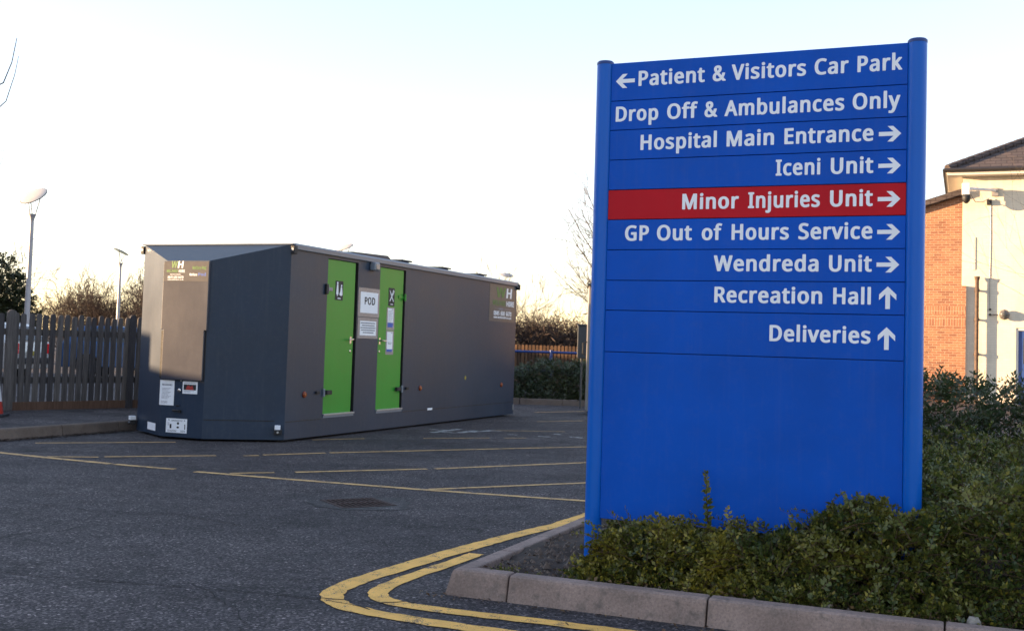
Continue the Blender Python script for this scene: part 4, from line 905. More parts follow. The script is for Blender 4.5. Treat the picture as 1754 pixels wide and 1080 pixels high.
# ------------------------------------------------------------------ picket fence on the left
def picket(mb, p, d, n_, w, z0, z1, th):
    """rounded-top picket; p its centre on the ground line, d along the fence, n_ out of its face"""
    k = 6; prof = [(-w / 2, z0), (w / 2, z0)] + [(w / 2 * math.cos(math.pi * i / k), z1 - w * .42 + w * .42 * math.sin(math.pi * i / k)) for i in range(k + 1)]
    V = [p + d * x + Vector((0, 0, z)) + n_ * s for s in (0, th) for x, z in prof]; n = len(prof)
    mb.add(V, [tuple(range(n))[::-1], tuple(range(n, 2 * n))] + [(i, (i + 1) % n, n + (i + 1) % n, n + i) for i in range(n)])
FL = Vector((-7.0, 15.39, 0)); FE = Vector((.656, .755, 0)).normalized(); FNn = Vector((FE.y, -FE.x, 0))
def left_fence():
    t = thing('picket_fence', 'weathered grey timber picket fence with rounded tops along the pavement, left of the cabin', 'fence', FL)
    rnd = random.Random(5); s = -1.2
    Z = Vector((0, 0, 0))
    while s < 3.4:
        if not (.0 < s < .12):
            mb = MB(); lean = rnd.gauss(0, .010); picket(mb, FE * s + FNn * .03, FE, FNn, .078 + rnd.uniform(-.003, .003), .245, 1.475 + rnd.uniform(-.016, .016), .02); mb.v = [tuple(Vector(p) + FE * (p[2] - .8) * lean) for p in mb.v]
            mb.build('picket', 'fence', t)
        s += .1035 + rnd.uniform(-.006, .006)
    for s in (.065, 1.9, 3.45):
        mb = MB(); picket(mb, FE * s + FNn * .03, FE, FNn, .125 if s < 1 else .10, .13, 1.52, .05); mb.build('post', 'fence', t)
    for z_ in (.50, 1.17):
        a, b = FE * -1.25, FE * 3.45
        V = [a, b, b - FNn * .04, a - FNn * .04]
        MB().add([v + FNn * .025 + Vector((0, 0, z_)) for v in V] + [v + FNn * .025 + Vector((0, 0, z_ + .09)) for v in V], [(0, 3, 2, 1), (4, 5, 6, 7), (0, 1, 5, 4), (1, 2, 6, 5), (2, 3, 7, 6), (3, 0, 4, 7)]).build('rail', 'fence', t)
    a, b = FE * -1.25, FE * 3.45
    V = [a, b, b - FNn * .03, a - FNn * .03]
    MB().add([v + FNn * .045 + Vector((0, 0, .10)) for v in V] + [v + FNn * .045 + Vector((0, 0, .243)) for v in V], [(0, 3, 2, 1), (4, 5, 6, 7), (0, 1, 5, 4), (1, 2, 6, 5), (2, 3, 7, 6), (3, 0, 4, 7)]).build('gravel_board', 'gravel_board', t)
left_fence()
def far_fence():
    p = Vector((-.9, 30.7, 0)); d = A
    t = thing('picket_fence', 'far picket fence with sunlit orange tops beyond the blue rail, right of the cabin', 'fence', p)
    nn = -U; s = 0.
    while s < 4.2:
        mb = MB(); picket(mb, d * s, d, nn, .075, .05, 1.30, .02); mb.build('picket', 'fence_dark', t); s += .104
    for z_ in (.35, .95):
        MB().box((0, .0, z_), (4.2, .04, z_ + .09)).xf(Matrix(((d.x, U.x, 0, 0), (d.y, U.y, 0, 0), (0, 0, 1, 0), (0, 0, 0, 1)))).build('rail', 'fence_dark', t)
far_fence()

# ------------------------------------------------------------------ lamps
def lamp(loc, h, pr, disc_r, nrm, az, label, lit_top, group='lamps of the car park'):
    t = thing('street_lamp', label, 'lamp', loc, 0, group)
    MB().tube([(0, 0, 0), (0, 0, 1.2), (0, 0, h - .75)], [pr * 1.4, pr * 1.25, pr * .9], 16).build('pole', 'galv', t, smooth='auto')
    MB().lathe([(pr * .8, h - .75), (pr * .95, h - .66), (pr * 1.75, h - .52), (pr * 1.6, h - .515)], 18).build('collar', 'galv', t, smooth='auto')
    m_ = Matrix.Translation((0, 0, h)) @ Vector(nrm).to_track_quat('Z', 'Y').to_matrix().to_4x4()
    prof = [(.02, .050), (disc_r * .5, .042), (disc_r * .85, .022), (disc_r, .0), (disc_r, -.016), (disc_r * .96, -.020), (.02, -.012)]
    MB().lathe(prof, 36).xf(m_).build('reflector_disc', 'lamp_disc' if lit_top else 'lamp_disc_shaded', t, smooth='auto')
    k_ = [m_ @ Vector((disc_r * math.cos(a * .2618), disc_r * math.sin(a * .2618), -.008)) for a in range(25)]
    MB().tube(k_, .014, 8, False).build('rim', 'lamp_rim', t, smooth='auto')
    mb = MB()
    for k in range(3):
        q = az + k * 2.094 + .5
        e_ = m_ @ Vector((disc_r * .62 * math.cos(q), disc_r * .62 * math.sin(q), -.016))
        mb.tube([(pr * 1.4 * math.cos(q), pr * 1.4 * math.sin(q), h - .53), e_], .013, 6)
    mb.build('strut', 'lamp_rim', t)
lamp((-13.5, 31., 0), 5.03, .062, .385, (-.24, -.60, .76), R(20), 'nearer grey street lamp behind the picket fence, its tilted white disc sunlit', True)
lamp((-17.68, 50., 0), 4.96, .062, .35, (.36, .20, .91), R(-8), 'farther street lamp left of the cabin with a thin tilted disc coloured as shaded', False)
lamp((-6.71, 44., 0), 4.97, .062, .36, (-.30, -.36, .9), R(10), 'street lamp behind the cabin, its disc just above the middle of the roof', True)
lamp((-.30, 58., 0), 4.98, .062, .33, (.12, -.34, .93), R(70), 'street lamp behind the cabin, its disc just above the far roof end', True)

# ------------------------------------------------------------------ traffic cone
def cone():
    t = thing('traffic_cone', 'red and white traffic cone with a dark base on the pavement at the left edge', 'cone', (-6.62, 14.3, .128), R(12))
    MB().prism([(-.19, -.17), (-.17, -.19), (.17, -.19), (.19, -.17), (.19, .17), (.17, .19), (-.17, .19), (-.19, .17)], 0, .035).build('base', 'cone_base', t, bevel=.006)
    rr = lambda z: .145 - (.145 - .028) * z / .72
    c = MB().lathe([(rr(0), .036), (rr(.15), .19)], 32).build('lower_band', 'cone_red', t, smooth='auto')
    MB().lathe([(rr(.15) + .002, .191), (rr(.50) + .002, .54)], 32).build('reflective_sleeve', 'cone_white', t, smooth='auto')
    MB().lathe([(rr(.50), .541), (rr(.72), .755), (.012, .76)], 32).build('upper_band', 'cone_red', t, smooth='auto')
cone()

# ------------------------------------------------------------------ parked cars behind the fence
def car(loc, rz, paint, label):
    t = thing('parked_car', label, 'car', loc, rz, 'cars parked behind the picket fence')
    def arch(cx):
        return [(cx + .36 * math.cos(a), .30 + .36 * math.sin(a)) for a in [math.pi * (1 - i / 10) for i in range(11)]]
    low = [(0.02, .28), (.42 - .0, .28)] + arch(.80) + arch(3.30) + [(4.02, .28), (4.10, .48), (4.06, .68), (3.86, .80), (3.0, .95), (.06, .97), (.0, .70)]
    body = MB().prism(low, -.84, .84, axis='y').build('body', paint, t, bevel=.05, seg=3)
    gh = [(.08, .96), (.34, 1.36), (.62, 1.44), (1.5, 1.46), (2.1, 1.41), (2.95, .95)]
    V = [(x, s * (.80 - .20 * max(0, (z - .95) / .5)), z) for s in (-1, 1) for x, z in gh]; n = len(gh)
    MB().add(V, [tuple(range(n)), tuple(range(n, 2 * n))[::-1]] + [(i, n + i, n + (i + 1) % n, (i + 1) % n) for i in range(n)]).build('cabin', paint, t, bevel=.03, seg=3)
    for s in (-1, 1):
        for w in ([(.62, 1.02), (.72, 1.36), (1.45, 1.385), (1.45, 1.0)], [(1.53, 1.0), (1.53, 1.385), (2.05, 1.34), (2.62, 1.0)]):
            V = [(x, s * (.805 - .20 * (z - .95) / .5), z) for x, z in w] + [(x, s * (.79 - .20 * (z - .95) / .5), z) for x, z in w]
            MB().add(V, [(0, 1, 2, 3), (4, 7, 6, 5), (0, 4, 5, 1), (1, 5, 6, 2), (2, 6, 7, 3), (3, 7, 4, 0)]).build('side_window', 'glass', t)
        MB().box((.0, s * .72 - .09, .66), (.07, s * .72 + .09, .93)).xf(Matrix.Translation((-.012, 0, 0))).build('tail_light', 'tail_red', t, bevel=.02)
        MB().box((3.86, s * .62 - .14, .60), (4.07, s * .62 + .14, .72)).build('headlight', 'glass', t, bevel=.02)
        for cx in (.80, 3.30):
            rot = Matrix.Translation((cx, s * .74, .31)) @ Matrix.Rotation(R(90), 4, 'X')
            w = MB().lathe([(.20, -.10), (.29, -.10), (.31, -.07), (.31, .07), (.29, .10), (.20, .10)], 28).xf(rot).build('wheel', 'tyre', t, smooth='auto')
            mb = MB(); mb.lathe([(.195, -.09), (.215, -.09), (.215, .09), (.195, .09)], 28); mb.lathe([(.05, -.095), (.05, .095)], 12)
            for k in range(6):
                mb.box((.04, -.022, -.085), (.20, .022, .085)); m_ = Matrix.Rotation(k * math.pi / 3, 4, 'Z')
                mb.v[-8:] = [tuple(m_ @ Vector(p)) for p in mb.v[-8:]]
            mb.xf(rot).build('rim', 'alu', w)
    V = [(.07, -.62, 1.0), (.07, .62, 1.0), (.315, .52, 1.35), (.315, -.52, 1.35)]
    MB().add([(x - .012, y, z + .006) for x, y, z in V] + V, [(0, 3, 2, 1), (0, 1, 5, 4), (1, 2, 6, 5), (2, 3, 7, 6), (3, 0, 4, 7)]).build('rear_window', 'glass', t)
    MB().box((-.04, -.80, .40), (.05, .80, .56)).build('bumper', 'pod_dark', t, bevel=.03)
    MB().box((-.035, -.26, .62), (.0, .26, .73)).build('number_plate', 'yellow_sticker', t)
car((-12.66, 31.9, 0), R(3), 'car_blue', 'blue hatchback parked behind the fence, seen between the pickets')
car((-12.25, 28.6, 0), R(172), 'car_silver', 'silver car parked behind the left end of the fence, its tail light between the pickets')
car((-12.9, 37.0, 0), R(6), 'car_silver', 'pale car parked farther back behind the blue hatchback, near the cabin')

# ------------------------------------------------------------------ beyond the cabin: rail, box, steel cabinet
def blue_rail():
    t = thing('barrier_rail', 'blue tubular metal barrier rail on posts behind the hedge, right of the cabin', 'barrier', (-1.2, 26.2, 0))
    for z_ in (1.125, .68): MB().tube([(-.2, 0, z_), (3.3, 0, z_)], .030, 12).build('rail', 'blue_rail', t, smooth='auto')
    for x_ in (.3, 2.17): MB().tube([(x_, 0, 0), (x_, 0, 1.18)], .038, 12).build('post', 'blue_rail', t, smooth='auto')
blue_rail()
def cabinet():
    t = thing('steel_cabinet', 'tall grey steel cabinet almost hidden behind the left post of the sign', 'cabinet', (1.40, 20.6, 0), -.05)
    MB().box((.03, .04, .08), (1.1, .85, 2.40)).build('body', 'grey_cabin', t, bevel=.012)
    MB().box((0, 0, 2.401), (1.13, .9, 2.45)).build('lid', 'grey_box', t, bevel=.01)
    MB().box((.07, .012, .12), (1.06, .039, 2.36)).build('door', 'grey_cabin', t, bevel=.006)
    MB().tube([(.0, .30, 1.12), (-.05, .30, 1.14), (-.05, .30, 1.34), (.03, .30, 1.36)], .012, 8).build('handle', 'pod_dark', t)
    for x_ in (.06, 1.0): MB().box((x_, .06, 0), (x_ + .08, .8, .079)).build('foot', 'pod_dark', t)
cabinet()
def box_on_post():
    t = thing('utility_box', 'small dark grey box on a thin post in front of the far hedge', 'box', (1.45, 22.9, 0))
    MB().tube([(.03, .05, 0), (.03, .05, 1.72)], .022, 10).build('post', 'grey_box', t)
    MB().box((-.07, -.06, 1.03), (.12, .025, 1.70)).build('case', 'grey_box', t, bevel=.012)
    MB().box((-.085, -.075, 1.701), (.135, .035, 1.735)).build('lid', 'grey_box', t, bevel=.006)
box_on_post()

# ------------------------------------------------------------------ the hospital building on the right
def building():
    org = Vector((13.38, 33.0, 0))
    t = thing('hospital_building', 'sunlit cream and red brick hospital building with a brown tiled roof, behind the hedge', 'building', org, -YAW)
    D, X1 = 9.0, 12.0
    # cream wall with the door opening cut out
    dx0, dx1, dz = 1.48, 2.62, 2.24
    mb = MB()
    for a, b in (((0, 0, 0), (dx0, .3, 6.72)), ((dx0, 0, dz), (dx1, .3, 6.72)), ((dx1, 0, 0), (X1, .3, 6.72)), ((0, .3, 0), (.3, D, 6.72)), ((.3, D - .3, 0), (X1, D, 6.72)), ((X1 - .3, .3, 0), (X1, D - .3, 6.72))): mb.box(a, b)
    mb.build('rendered_wall', 'cream', t)
    fr = MB()
    for a, b in (((dx0, .03, 0), (dx0 + .07, .14, dz)), ((dx1 - .07, .03, 0), (dx1, .14, dz)), ((dx0 + .07, .03, dz - .07), (dx1 - .07, .14, dz))): fr.box(a, b)
    fr = fr.build('door_frame', 'white_wood', t, bevel=.005)
    dr = MB().box((dx0 + .073, .07, 0.02), (dx1 - .073, .12, dz - .073)).build('door', 'door_blue', t, bevel=.004)
    MB().box((dx0 + .2, .062, 1.2), (dx1 - .2, .069, 1.95)).build('pane', 'glass', dr)
    # brick wing
    mb = MB(); bx = -11.0; s = .318; zc = 6.16
    mb.prism([(bx, 0), (-.002, 0), (-.002, zc), (bx, zc + s * bx)], .012, .30, axis='y'); mb.build('brick_wall', 'brick', t)
    mb = MB()
    mb.box((-6.5, -.11, 0), (.12, .010, 2.26)); mb.box((-6.5, -.11, 2.51), (.12, .010, 2.60)); mb.box((-6.5, -.11, 2.85), (.12, .010, 3.46))
    mb.build('brick_pier', 'brick', t)
    mb = MB(); mb.box((-6.5, -.11, 2.262), (.118, .010, 2.508)); mb.box((-6.5, -.11, 2.602), (.118, .010, 2.848)); mb.build('soldier_course', 'soldier', t)
    mb = MB(); mb.prism([(bx, zc + s * bx), (-.003, zc), (-.003, zc + .17), (bx, zc + s * bx + .17)], -.16, 7., axis='y')
    mb.build('wing_roof', 'roof', t)
    mb = MB(); mb.prism([(bx, zc + s * bx + .02), (-.01, zc + .02), (-.01, zc + .19), (bx, zc + s * bx + .19)], -.20, -.162, axis='y')
    mb.build('verge', 'roof', t)
    # hipped roof
    e, ze, tp = .43, 6.90, math.tan(R(27.6)); hd = (D + 2 * e) / 2; zr = ze + hd * tp
    P = [(-e, -e, ze), (X1 + e, -e, ze), (X1 + e, D + e, ze), (-e, D + e, ze), (-e + hd, -e + hd, zr), (X1 + e - hd, -e + hd, zr)]
    MB().add(P, [(0, 1, 5, 4), (1, 2, 5), (2, 3, 4, 5), (3, 0, 4), (0, 3, 2, 1)]).build('roof', 'roof', t)
    mb = MB()
    for a, b in ((0, 4), (1, 5), (2, 5), (3, 4)):
        pa, pb = Vector(P[a]), Vector(P[b]); n = 22
        for i in range(n):
            u, w = pa.lerp(pb, i / n), pa.lerp(pb, (i + 1.06) / n)
            mb.tube([u + Vector((0, 0, .02)), w + Vector((0, 0, .05))], [.12, .10], 8)
    mb.tube([Vector(P[4]) + Vector((0, 0, .03)), Vector(P[5]) + Vector((0, 0, .03))], .11, 8)
    mb.build('hip_tiles', 'roof', t)
    mb = MB()
    mb.box((-e, -e, 6.722), (X1 + e, 0, 6.76)); mb.box((-e, 0, 6.722), (0, D + e, 6.76)); mb.build('soffit', 'white_wood', t)
    mb = MB(); mb.box((-e, -e - .02, 6.762), (X1 + e, -e, 6.885)); mb.box((-e - .02, -e, 6.762), (-e, D + e, 6.885)); mb.build('fascia', 'white_wood', t)
    mb = MB(); mb.tube([(-e - .08, -e - .075, 6.86), (X1 + e, -e - .075, 6.86)], .06, 10); mb.tube([(-e - .075, -e - .05, 6.86), (-e - .075, D + e, 6.86)], .06, 10); mb.build('gutter', 'gutter', t, smooth='auto')
    # drainpipe with hopper, added shadow bar, conduit
    mb = MB(); mb.tube([(.42, -.17, 0), (.42, -.17, 3.62)], .055, 14)
    for z_ in (3.28, 2.42, 1.4): mb.tube([(.42, -.17, z_), (.42, -.17, z_ + .09)], .070, 14)
    mb.tube([(.42, -.17, 3.62), (.42, -.17, 3.73)], [.065, .085], 14)
    p_ = mb.build('drainpipe', 'pipe', t, smooth='auto')
    mb = MB()
    for z_ in (3.30, 2.44, 1.42): mb.box((.35, -.12, z_), (.49, -.002, z_ + .05))
    mb.build('bracket', 'gutter', p_)
    MB().box((.305, -.022, 3.94), (.365, -.001, 4.91)).build('shadow_bar', 'cream', t)  # raised strip added in place of a shadow-coloured bar on the wall
    q = MB().box((.66, -.10, 5.86), (.80, -.001, 6.02)).build('junction_box', 'pod_dark', t, bevel=.01)
    MB().tube([(.77, -.012, 5.86), (.78, -.012, 4.9), (.76, -.012, 3.4), (.77, -.012, 2.8)], .010, 6).build('conduit', 'grey_cabin', t)
    return org
BO = building()
def bpos(x, y, z): return BO + A * x + U * y + Vector((0, 0, z))
def cctv():
    t = thing('security_camera', 'white dome security camera on an arm under the eaves of the cream wall', 'camera', bpos(0, 0, 0), -YAW)
    MB().box((.78, -.06, 6.12), (.98, -.002, 6.36)).build('wall_plate', 'grey_cabin', t, bevel=.01)
    MB().tube([(.88, -.05, 6.27), (.80, -.20, 6.28), (.30, -.52, 6.28), (.15, -.56, 6.28)], .045, 10).build('arm', 'cone_white', t, smooth='auto')
    MB().box((-.02, -.66, 6.10), (.20, -.46, 6.44)).build('housing', 'cone_white', t, bevel=.02)
    MB().lathe([(.11, 6.10), (.12, 6.02), (.10, 5.92), (.05, 5.86), (.005, 5.845)], 20, (.10, -.56, 0)).build('dome', 'pod_dark', t, smooth=True)
    MB().tube([(.22, -.50, 6.12), (.35, -.35, 5.92), (.55, -.2, 5.93), (.72, -.08, 6.05)], .014, 6).build('cable', 'grey_cabin', t)
cctv()
def wall_lamp():
    t = thing('wall_lamp', 'round caged bulkhead lamp on the cream wall beside the blue door', 'lamp', bpos(0, 0, 0), -YAW)
    rot = Matrix.Translation((1.16, -.12, 2.62)) @ Matrix.Rotation(R(90), 4, 'X')
    MB().lathe([(.06, -.118), (.07, -.05), (.15, -.03), (.155, .0), (.14, .01)], 24).xf(rot).build('back', 'grey_cabin', t, smooth='auto')
    MB().lathe([(.135, .011), (.12, .07), (.07, .105), (.005, .115)], 24).xf(rot).build('glass_bowl', 'decal_pale', t, smooth=True)
    mb = MB()
    for k in range(4):
        a = k * math.pi / 4
        pts = [rot @ Vector((.142 * math.cos(a) * c, .142 * math.sin(a) * c, .012 + .112 * math.sqrt(max(0, 1 - c * c)))) for c in (-1, -.8, -.4, 0, .4, .8, 1)]
        mb.tube(pts, .008, 6)
    mb.build('cage', 'grey_box', t)
    for z_ in (2.77, 2.62): MB().lathe([(.032, 0), (.032, .06)], 12).xf(Matrix.Translation((.78, 0, z_)) @ Matrix.Rotation(R(90), 4, 'X')).build('fixing', 'pod_dark', t)
    MB().tube([(.78, -.04, 2.62), (1.02, -.06, 2.62)], .012, 6).build('conduit', 'pod_dark', t)
wall_lamp()

# ------------------------------------------------------------------ shrubs: real sprays of small leaves
def sprays(P, Dn, L, n, ll, lw, rng, sag=.3, stem_r=.0021, jit=.35):
    """P,Dn: N bases and unit directions. Returns leaf quads and stem quads as arrays."""
    N = len(P); L = np.broadcast_to(np.asarray(L, float), (N,))
    up = rng.normal(0, .55, (N, 3)) + np.array([0, 0, 1.])
    side = np.cross(Dn, up); side /= np.linalg.norm(side, axis=1, keepdims=True) + 1e-9
    nrm = np.cross(side, Dn)
    tt = (np.arange(n) + .6) / n
    tt = np.clip(tt[None, :] + rng.normal(0, .25 / n, (N, n)), .03, 1)
    c = P[:, None] + Dn[:, None] * (L[:, None] * tt)[..., None]
    c[..., 2] -= (sag * L[:, None] * tt ** 2)
    sgn = np.where(np.arange(n) % 2 == 0, 1., -1.)[None, :, None]
    d = side[:, None] * sgn * .85 + Dn[:, None] * (.45 + .5 * tt[..., None] ** 3) + nrm[:, None] * .25 + rng.normal(0, jit, (N, n, 3))
    d /= np.linalg.norm(d, axis=2, keepdims=True)
    w = np.cross(d, nrm[:, None] + rng.normal(0, .3, (N, n, 3))); w /= np.linalg.norm(w, axis=2, keepdims=True) + 1e-9
    ln = ll * rng.uniform(.65, 1.2, (N, n, 1)) * (1 - .35 * tt[..., None] ** 2); wd = ln * (lw / ll) * .5
    fold = np.cross(w, d) * wd * .35
    v = np.stack([c, c + d * ln * .45 + w * wd + fold, c + d * ln, c + d * ln * .45 - w * wd + fold], 2).reshape(-1, 3)
    f = np.arange(len(v)).reshape(-1, 4)
    # stems: two crossing slim strips
    ts = np.array([0, .5, 1.])
    s = P[:, None] + Dn[:, None] * (L[:, None] * ts)[..., None]; s[..., 2] -= sag * L[:, None] * ts ** 2
    sv, sf = [], []
    for ax in (side, nrm):
        q = np.stack([s + ax[:, None] * stem_r * (1.2 - ts)[None, :, None], s - ax[:, None] * stem_r * (1.2 - ts)[None, :, None]], 2)  # N,3,2,3
        b = np.arange(N)[:, None] * 6
        o = sum(len(x) for x in sv)
        sv.append(q.reshape(-1, 3)); sf.append(np.concatenate([b + o + np.array([0, 1, 3, 2]), b + o + np.array([2, 3, 5, 4])]))
    sv, sf = np.concatenate(sv), np.concatenate(sf)
    return v, f, sv, sf
def leafy(name, parts, mat, stem, parent=None):
    V, F, mi, o = [], [], [], 0
    for v, f, sv, sf in parts:
        V += [v, sv]; F += [f + o, sf + o + len(v)]; mi += [np.zeros(len(f)), np.ones(len(sf))]; o += len(v) + len(sv)
    return np_obj(name, np.concatenate(V), np.concatenate(F), [mat, stem], parent, np.concatenate(mi))
def nz(x, y, s, k): return mnoise.noise(Vector((x * s, y * s, k * 7.3)))
def smooth01(x): x = max(0., min(1., x)); return x * x * (3 - 2 * x)

def mound(label, a0, a1, b0, b1, hf, N, Lr, n, leaf, mat, seed, frame=G, cat='shrub', fz=None, depth=.5, name='low_shrub', group=None, keep=None, sag=.3, extra=None):
    rng = np.random.default_rng(seed); P, Dn, Ls = [], [], []
    e = .04
    tries = 0
    while len(P) < N and tries < N * 30:
        tries += 1
        a, b = rng.uniform(a0, a1), b0 + (b1 - b0) * rng.random() ** 1.35
        h = hf(a, b)
        if h < .03 or (keep and not keep(a, b)): continue
        g = np.array([(hf(a + e, b) - hf(a - e, b)) / (2 * e), (hf(a, b + e) - hf(a, b - e)) / (2 * e)])
        L = rng.uniform(*Lr)
        # the sides of the mound need as many sprays as its top
        if rng.random() > min(1, (1 + np.hypot(*g)) / 3.2): continue
        nrm = np.array([-g[0], -g[1], 1.]); nrm /= np.linalg.norm(nrm)
        th = rng.uniform(0, 6.283); fl = np.array([math.cos(th), math.sin(th), 0])
        d = nrm * rng.uniform(.35, 1.) + fl * rng.uniform(.3, 1.1) + np.array([0, 0, .25]); d /= np.linalg.norm(d)
        top = frame(a, b, .08 + h - (rng.random() ** 1.6) * depth * h)
        d3 = A * d[0] + U * d[1] + Vector((0, 0, d[2]))
        p = np.array(top) - np.array(d3) * L * .72
        if p[2] < .06: p[2] = .06 + rng.random() * .03
        if name != 'hedge' and rng.random() < .06 and h > .15: L *= 1.5; p = p + np.array(d3) * L * .25      # a few shoots stand out
        P.append(p); Dn.append(np.array(d3)); Ls.append(L)
    parts = [sprays(np.array(P), np.array(Dn), np.array(Ls), n, leaf[0], leaf[1], rng, sag)]
    if extra: parts += extra(rng)
    t = thing(name, label, cat, tuple(frame((a0 + a1) / 2, (b0 + b1) / 2, .08)), 0, group)
    o = leafy('foliage', parts, mat, 'twig', t)
    o.location = -t.location
    # a few woody stems from the soil into the mound
    mb = MB(); r_ = random.Random(seed)
    for k in range(16):
        a, b = r_.uniform(a0 + .08, a1 - .08), r_.uniform(b0 + .05, b1 - .05); h = hf(a, b)
        if h < .06 or (keep and not keep(a, b)): continue
        p = Vector(frame(a, b, .07)); q = Vector(frame(a + r_.uniform(-.15, .15), b + r_.uniform(-.15, .15), .08 + h * .85))
        m_ = p.lerp(q, .5) + Vector((r_.uniform(-.03, .03), r_.uniform(-.03, .03), 0))
        s = MB().tube([p, m_, q], [.006, .004, .002], 5).build('stem', 'bark', t); s.location = -t.location
    return t

# sign footprint: posts and panel stay clear of leaves that would poke through it
def clear(a, b): return not (abs(b - .713) < .035 and .45 < a < 2.13)
def h_patch(a, b):
    h = .20 + .10 * smooth01((a - .45) / .5) + .07 * nz(a, b, 3.1, 1) + .05 * nz(a, b, 9, 2)
    h *= smooth01((a - .47 - .06 * nz(a, b, 4, 5) - .13 * smooth01((b - .25) / .2) + .15 * smooth01((b - .74) / .1)) / .10) * smooth01((b - .125) / .20) * smooth01((1.5 - b) / .3) * smooth01((1.42 - a) / .15)
    return max(0, h)
def spike(rng):
    # the tall single shoot standing up in front of the panel
    p = np.array([tuple(G(1.135, .60, .25))]); d = np.array([[-.07, .0, 1.]]); d /= np.linalg.norm(d)
    r = [sprays(p, d, .38, 40, .040, .022, rng, .0, .005, .35), sprays(p, d, .38, 34, .036, .020, rng, .0, .004, .6)]
    q = np.array([tuple(G(1.32 + .05 * i, .55, .36)) for i in range(3)]); dd = np.array([[-.6 - .2 * i, -.1, .28 + .1 * i] for i in range(3)]); dd /= np.linalg.norm(dd, axis=1, keepdims=True)
    r.append(sprays(q, dd, .22, 20, .020, .011, rng, .1, .002, .25)); return r
mound('low olive green shrub at the foot of the left sign post, beside the bare soil', .42, 1.42, .13, 1.5, h_patch, 2000, (.10, .19), 18, (.029, .017), 'leaf_olive', 1, keep=clear)
def h_mid(a, b):
    h = .20 + .27 * smooth01((a - 1.3) / .55) + .07 * nz(a, b, 2.9, 11) + .055 * nz(a, b, 8, 12)
    h *= smooth01((b - .125) / .30) * smooth01((1.7 - b) / .3) * smooth01((a - 1.10) / .18) * smooth01((2.38 - a) / .2)
    if b > .68: h *= .9
    return max(0, h)
mound('dense dark green shrub under the right half of the sign with a tall single shoot', 1.10, 2.38, .13, 1.7, h_mid, 3300, (.11, .21), 18, (.030, .0175), 'leaf', 2, keep=clear, extra=spike)
def h_right(a, b):
    h = .60 + .14 * smooth01((a - 2.4) / 1.2) + .10 * smooth01((b - 1.2) / 1.) + .09 * nz(a, b, 2.3, 21) + .06 * nz(a, b, 7, 22)
    h *= smooth01((b - .125) / .55) ** .8 * smooth01((3.0 - b) / .4) * smooth01((a - (2.0 if b < .76 else 1.55)) / .35) * smooth01((5.2 - a) / .3)
    return max(0, h)
mound('broad dark green shrub right of the sign, spilling towards the kerb', 1.5, 5.2, .13, 3.0, h_right, 8600, (.13, .25), 18, (.031, .018), 'leaf', 3, keep=clear)
def h_hedge(a, b):
    h = 1.08 + .08 * nz(a, b, 1.9, 31) + .07 * nz(a, b, 6, 32)
    h *= smooth01((b - 3.0) / .45) ** .6 * smooth01((5.2 - b) / .4) * smooth01((a - 1.3) / .4) * smooth01((8. - a) / .3)
    return max(0, h)
mound('tall dark leafy hedge behind the right sign post, below the cream building', 1.3, 8., 3.0, 5.2, h_hedge, 5400, (.18, .36), 13, (.052, .022), 'leaf_dark', 4, cat='hedge', name='hedge')
def FR(a, b, z=0.): return Vector((a, b, z))
def h_far(a, b):
    h = .74 + .22 * smooth01((a + .2) / 1.4) + .13 * nz(a, b, 1.3, 41) + .08 * nz(a, b, 4, 42)
    h *= smooth01((b - 24.05) / .6) ** .7 * smooth01((26.0 - b) / .4) * smooth01((a + 1.6) / .4) * smooth01((3.6 - a) / .3)
    return max(0, h)
_A, _U = A, U
A, U = Vector((1, 0, 0)), Vector((0, 1, 0))
mound('spreading dark evergreen hedge behind the low kerb, right of the cabin', -1.6, 3.6, 24.05, 26., h_far, 2600, (.25, .5), 16, (.075, .03), 'leaf_far', 5, frame=FR, cat='hedge', name='hedge')
A, U = _A, _U

# fallen leaves along the kerb and on the soil: uncountable
rng = np.random.default_rng(77); V = []
for k in range(620):
    z = .0
    w = rng.random()
    if w < .45: a, b, z = rng.uniform(.1, 4.6), .13 + abs(rng.normal(0, .05)), .126
    elif w < .75: a, b, z = rng.uniform(.1, .75), rng.uniform(.15, 1.3), .118
    else: a, b, z = rng.uniform(-.2, 4.), -abs(rng.normal(0, .05)) - .012, .008
    c = np.array(tuple(G(a, b, z))); q = rng.uniform(0, 6.28); l = rng.uniform(.006, .015)
    e = np.array([math.cos(q), math.sin(q), rng.normal(0, .25)]) * l; g = np.array([-math.sin(q), math.cos(q), rng.normal(0, .3)]) * l * .55
    V += [c - e, c - g + [0, 0, .004], c + e, c + g + [0, 0, .005]]
o = np_obj('fallen_leaves', np.array(V), np.arange(len(V)).reshape(-1, 4), ['dead_leaf']); o['kind'] = 'stuff'
o['label'] = 'small brown fallen leaves along the kerb and on the bare soil'

# small weeds on the soil and a dry stalk by the post
rng = np.random.default_rng(8)
def weed(a, b, s, label):
    p = np.array([tuple(G(a + rng.normal(0, .02), b + rng.normal(0, .02), .10)) for _ in range(12)])
    d = rng.normal(0, 1, (12, 3)); d[:, 2] = abs(d[:, 2]) * .6 + .2; d /= np.linalg.norm(d, axis=1, keepdims=True)
    t = thing('weed', label, 'plant', tuple(G(a, b, .1)))
    o = leafy('leaves', [sprays(p, d, s, 6, s * .35, s * .2, rng)], 'leaf', 'bark', t); o.location = -t.location
weed(.20, .17, .07, 'small green weed on the soil right behind the kerb corner')
weed(.36, .16, .045, 'tiny weed on the bare soil further from the kerb corner')
weed(.44, .95, .10, 'little tuft of leaves growing behind the left sign post')

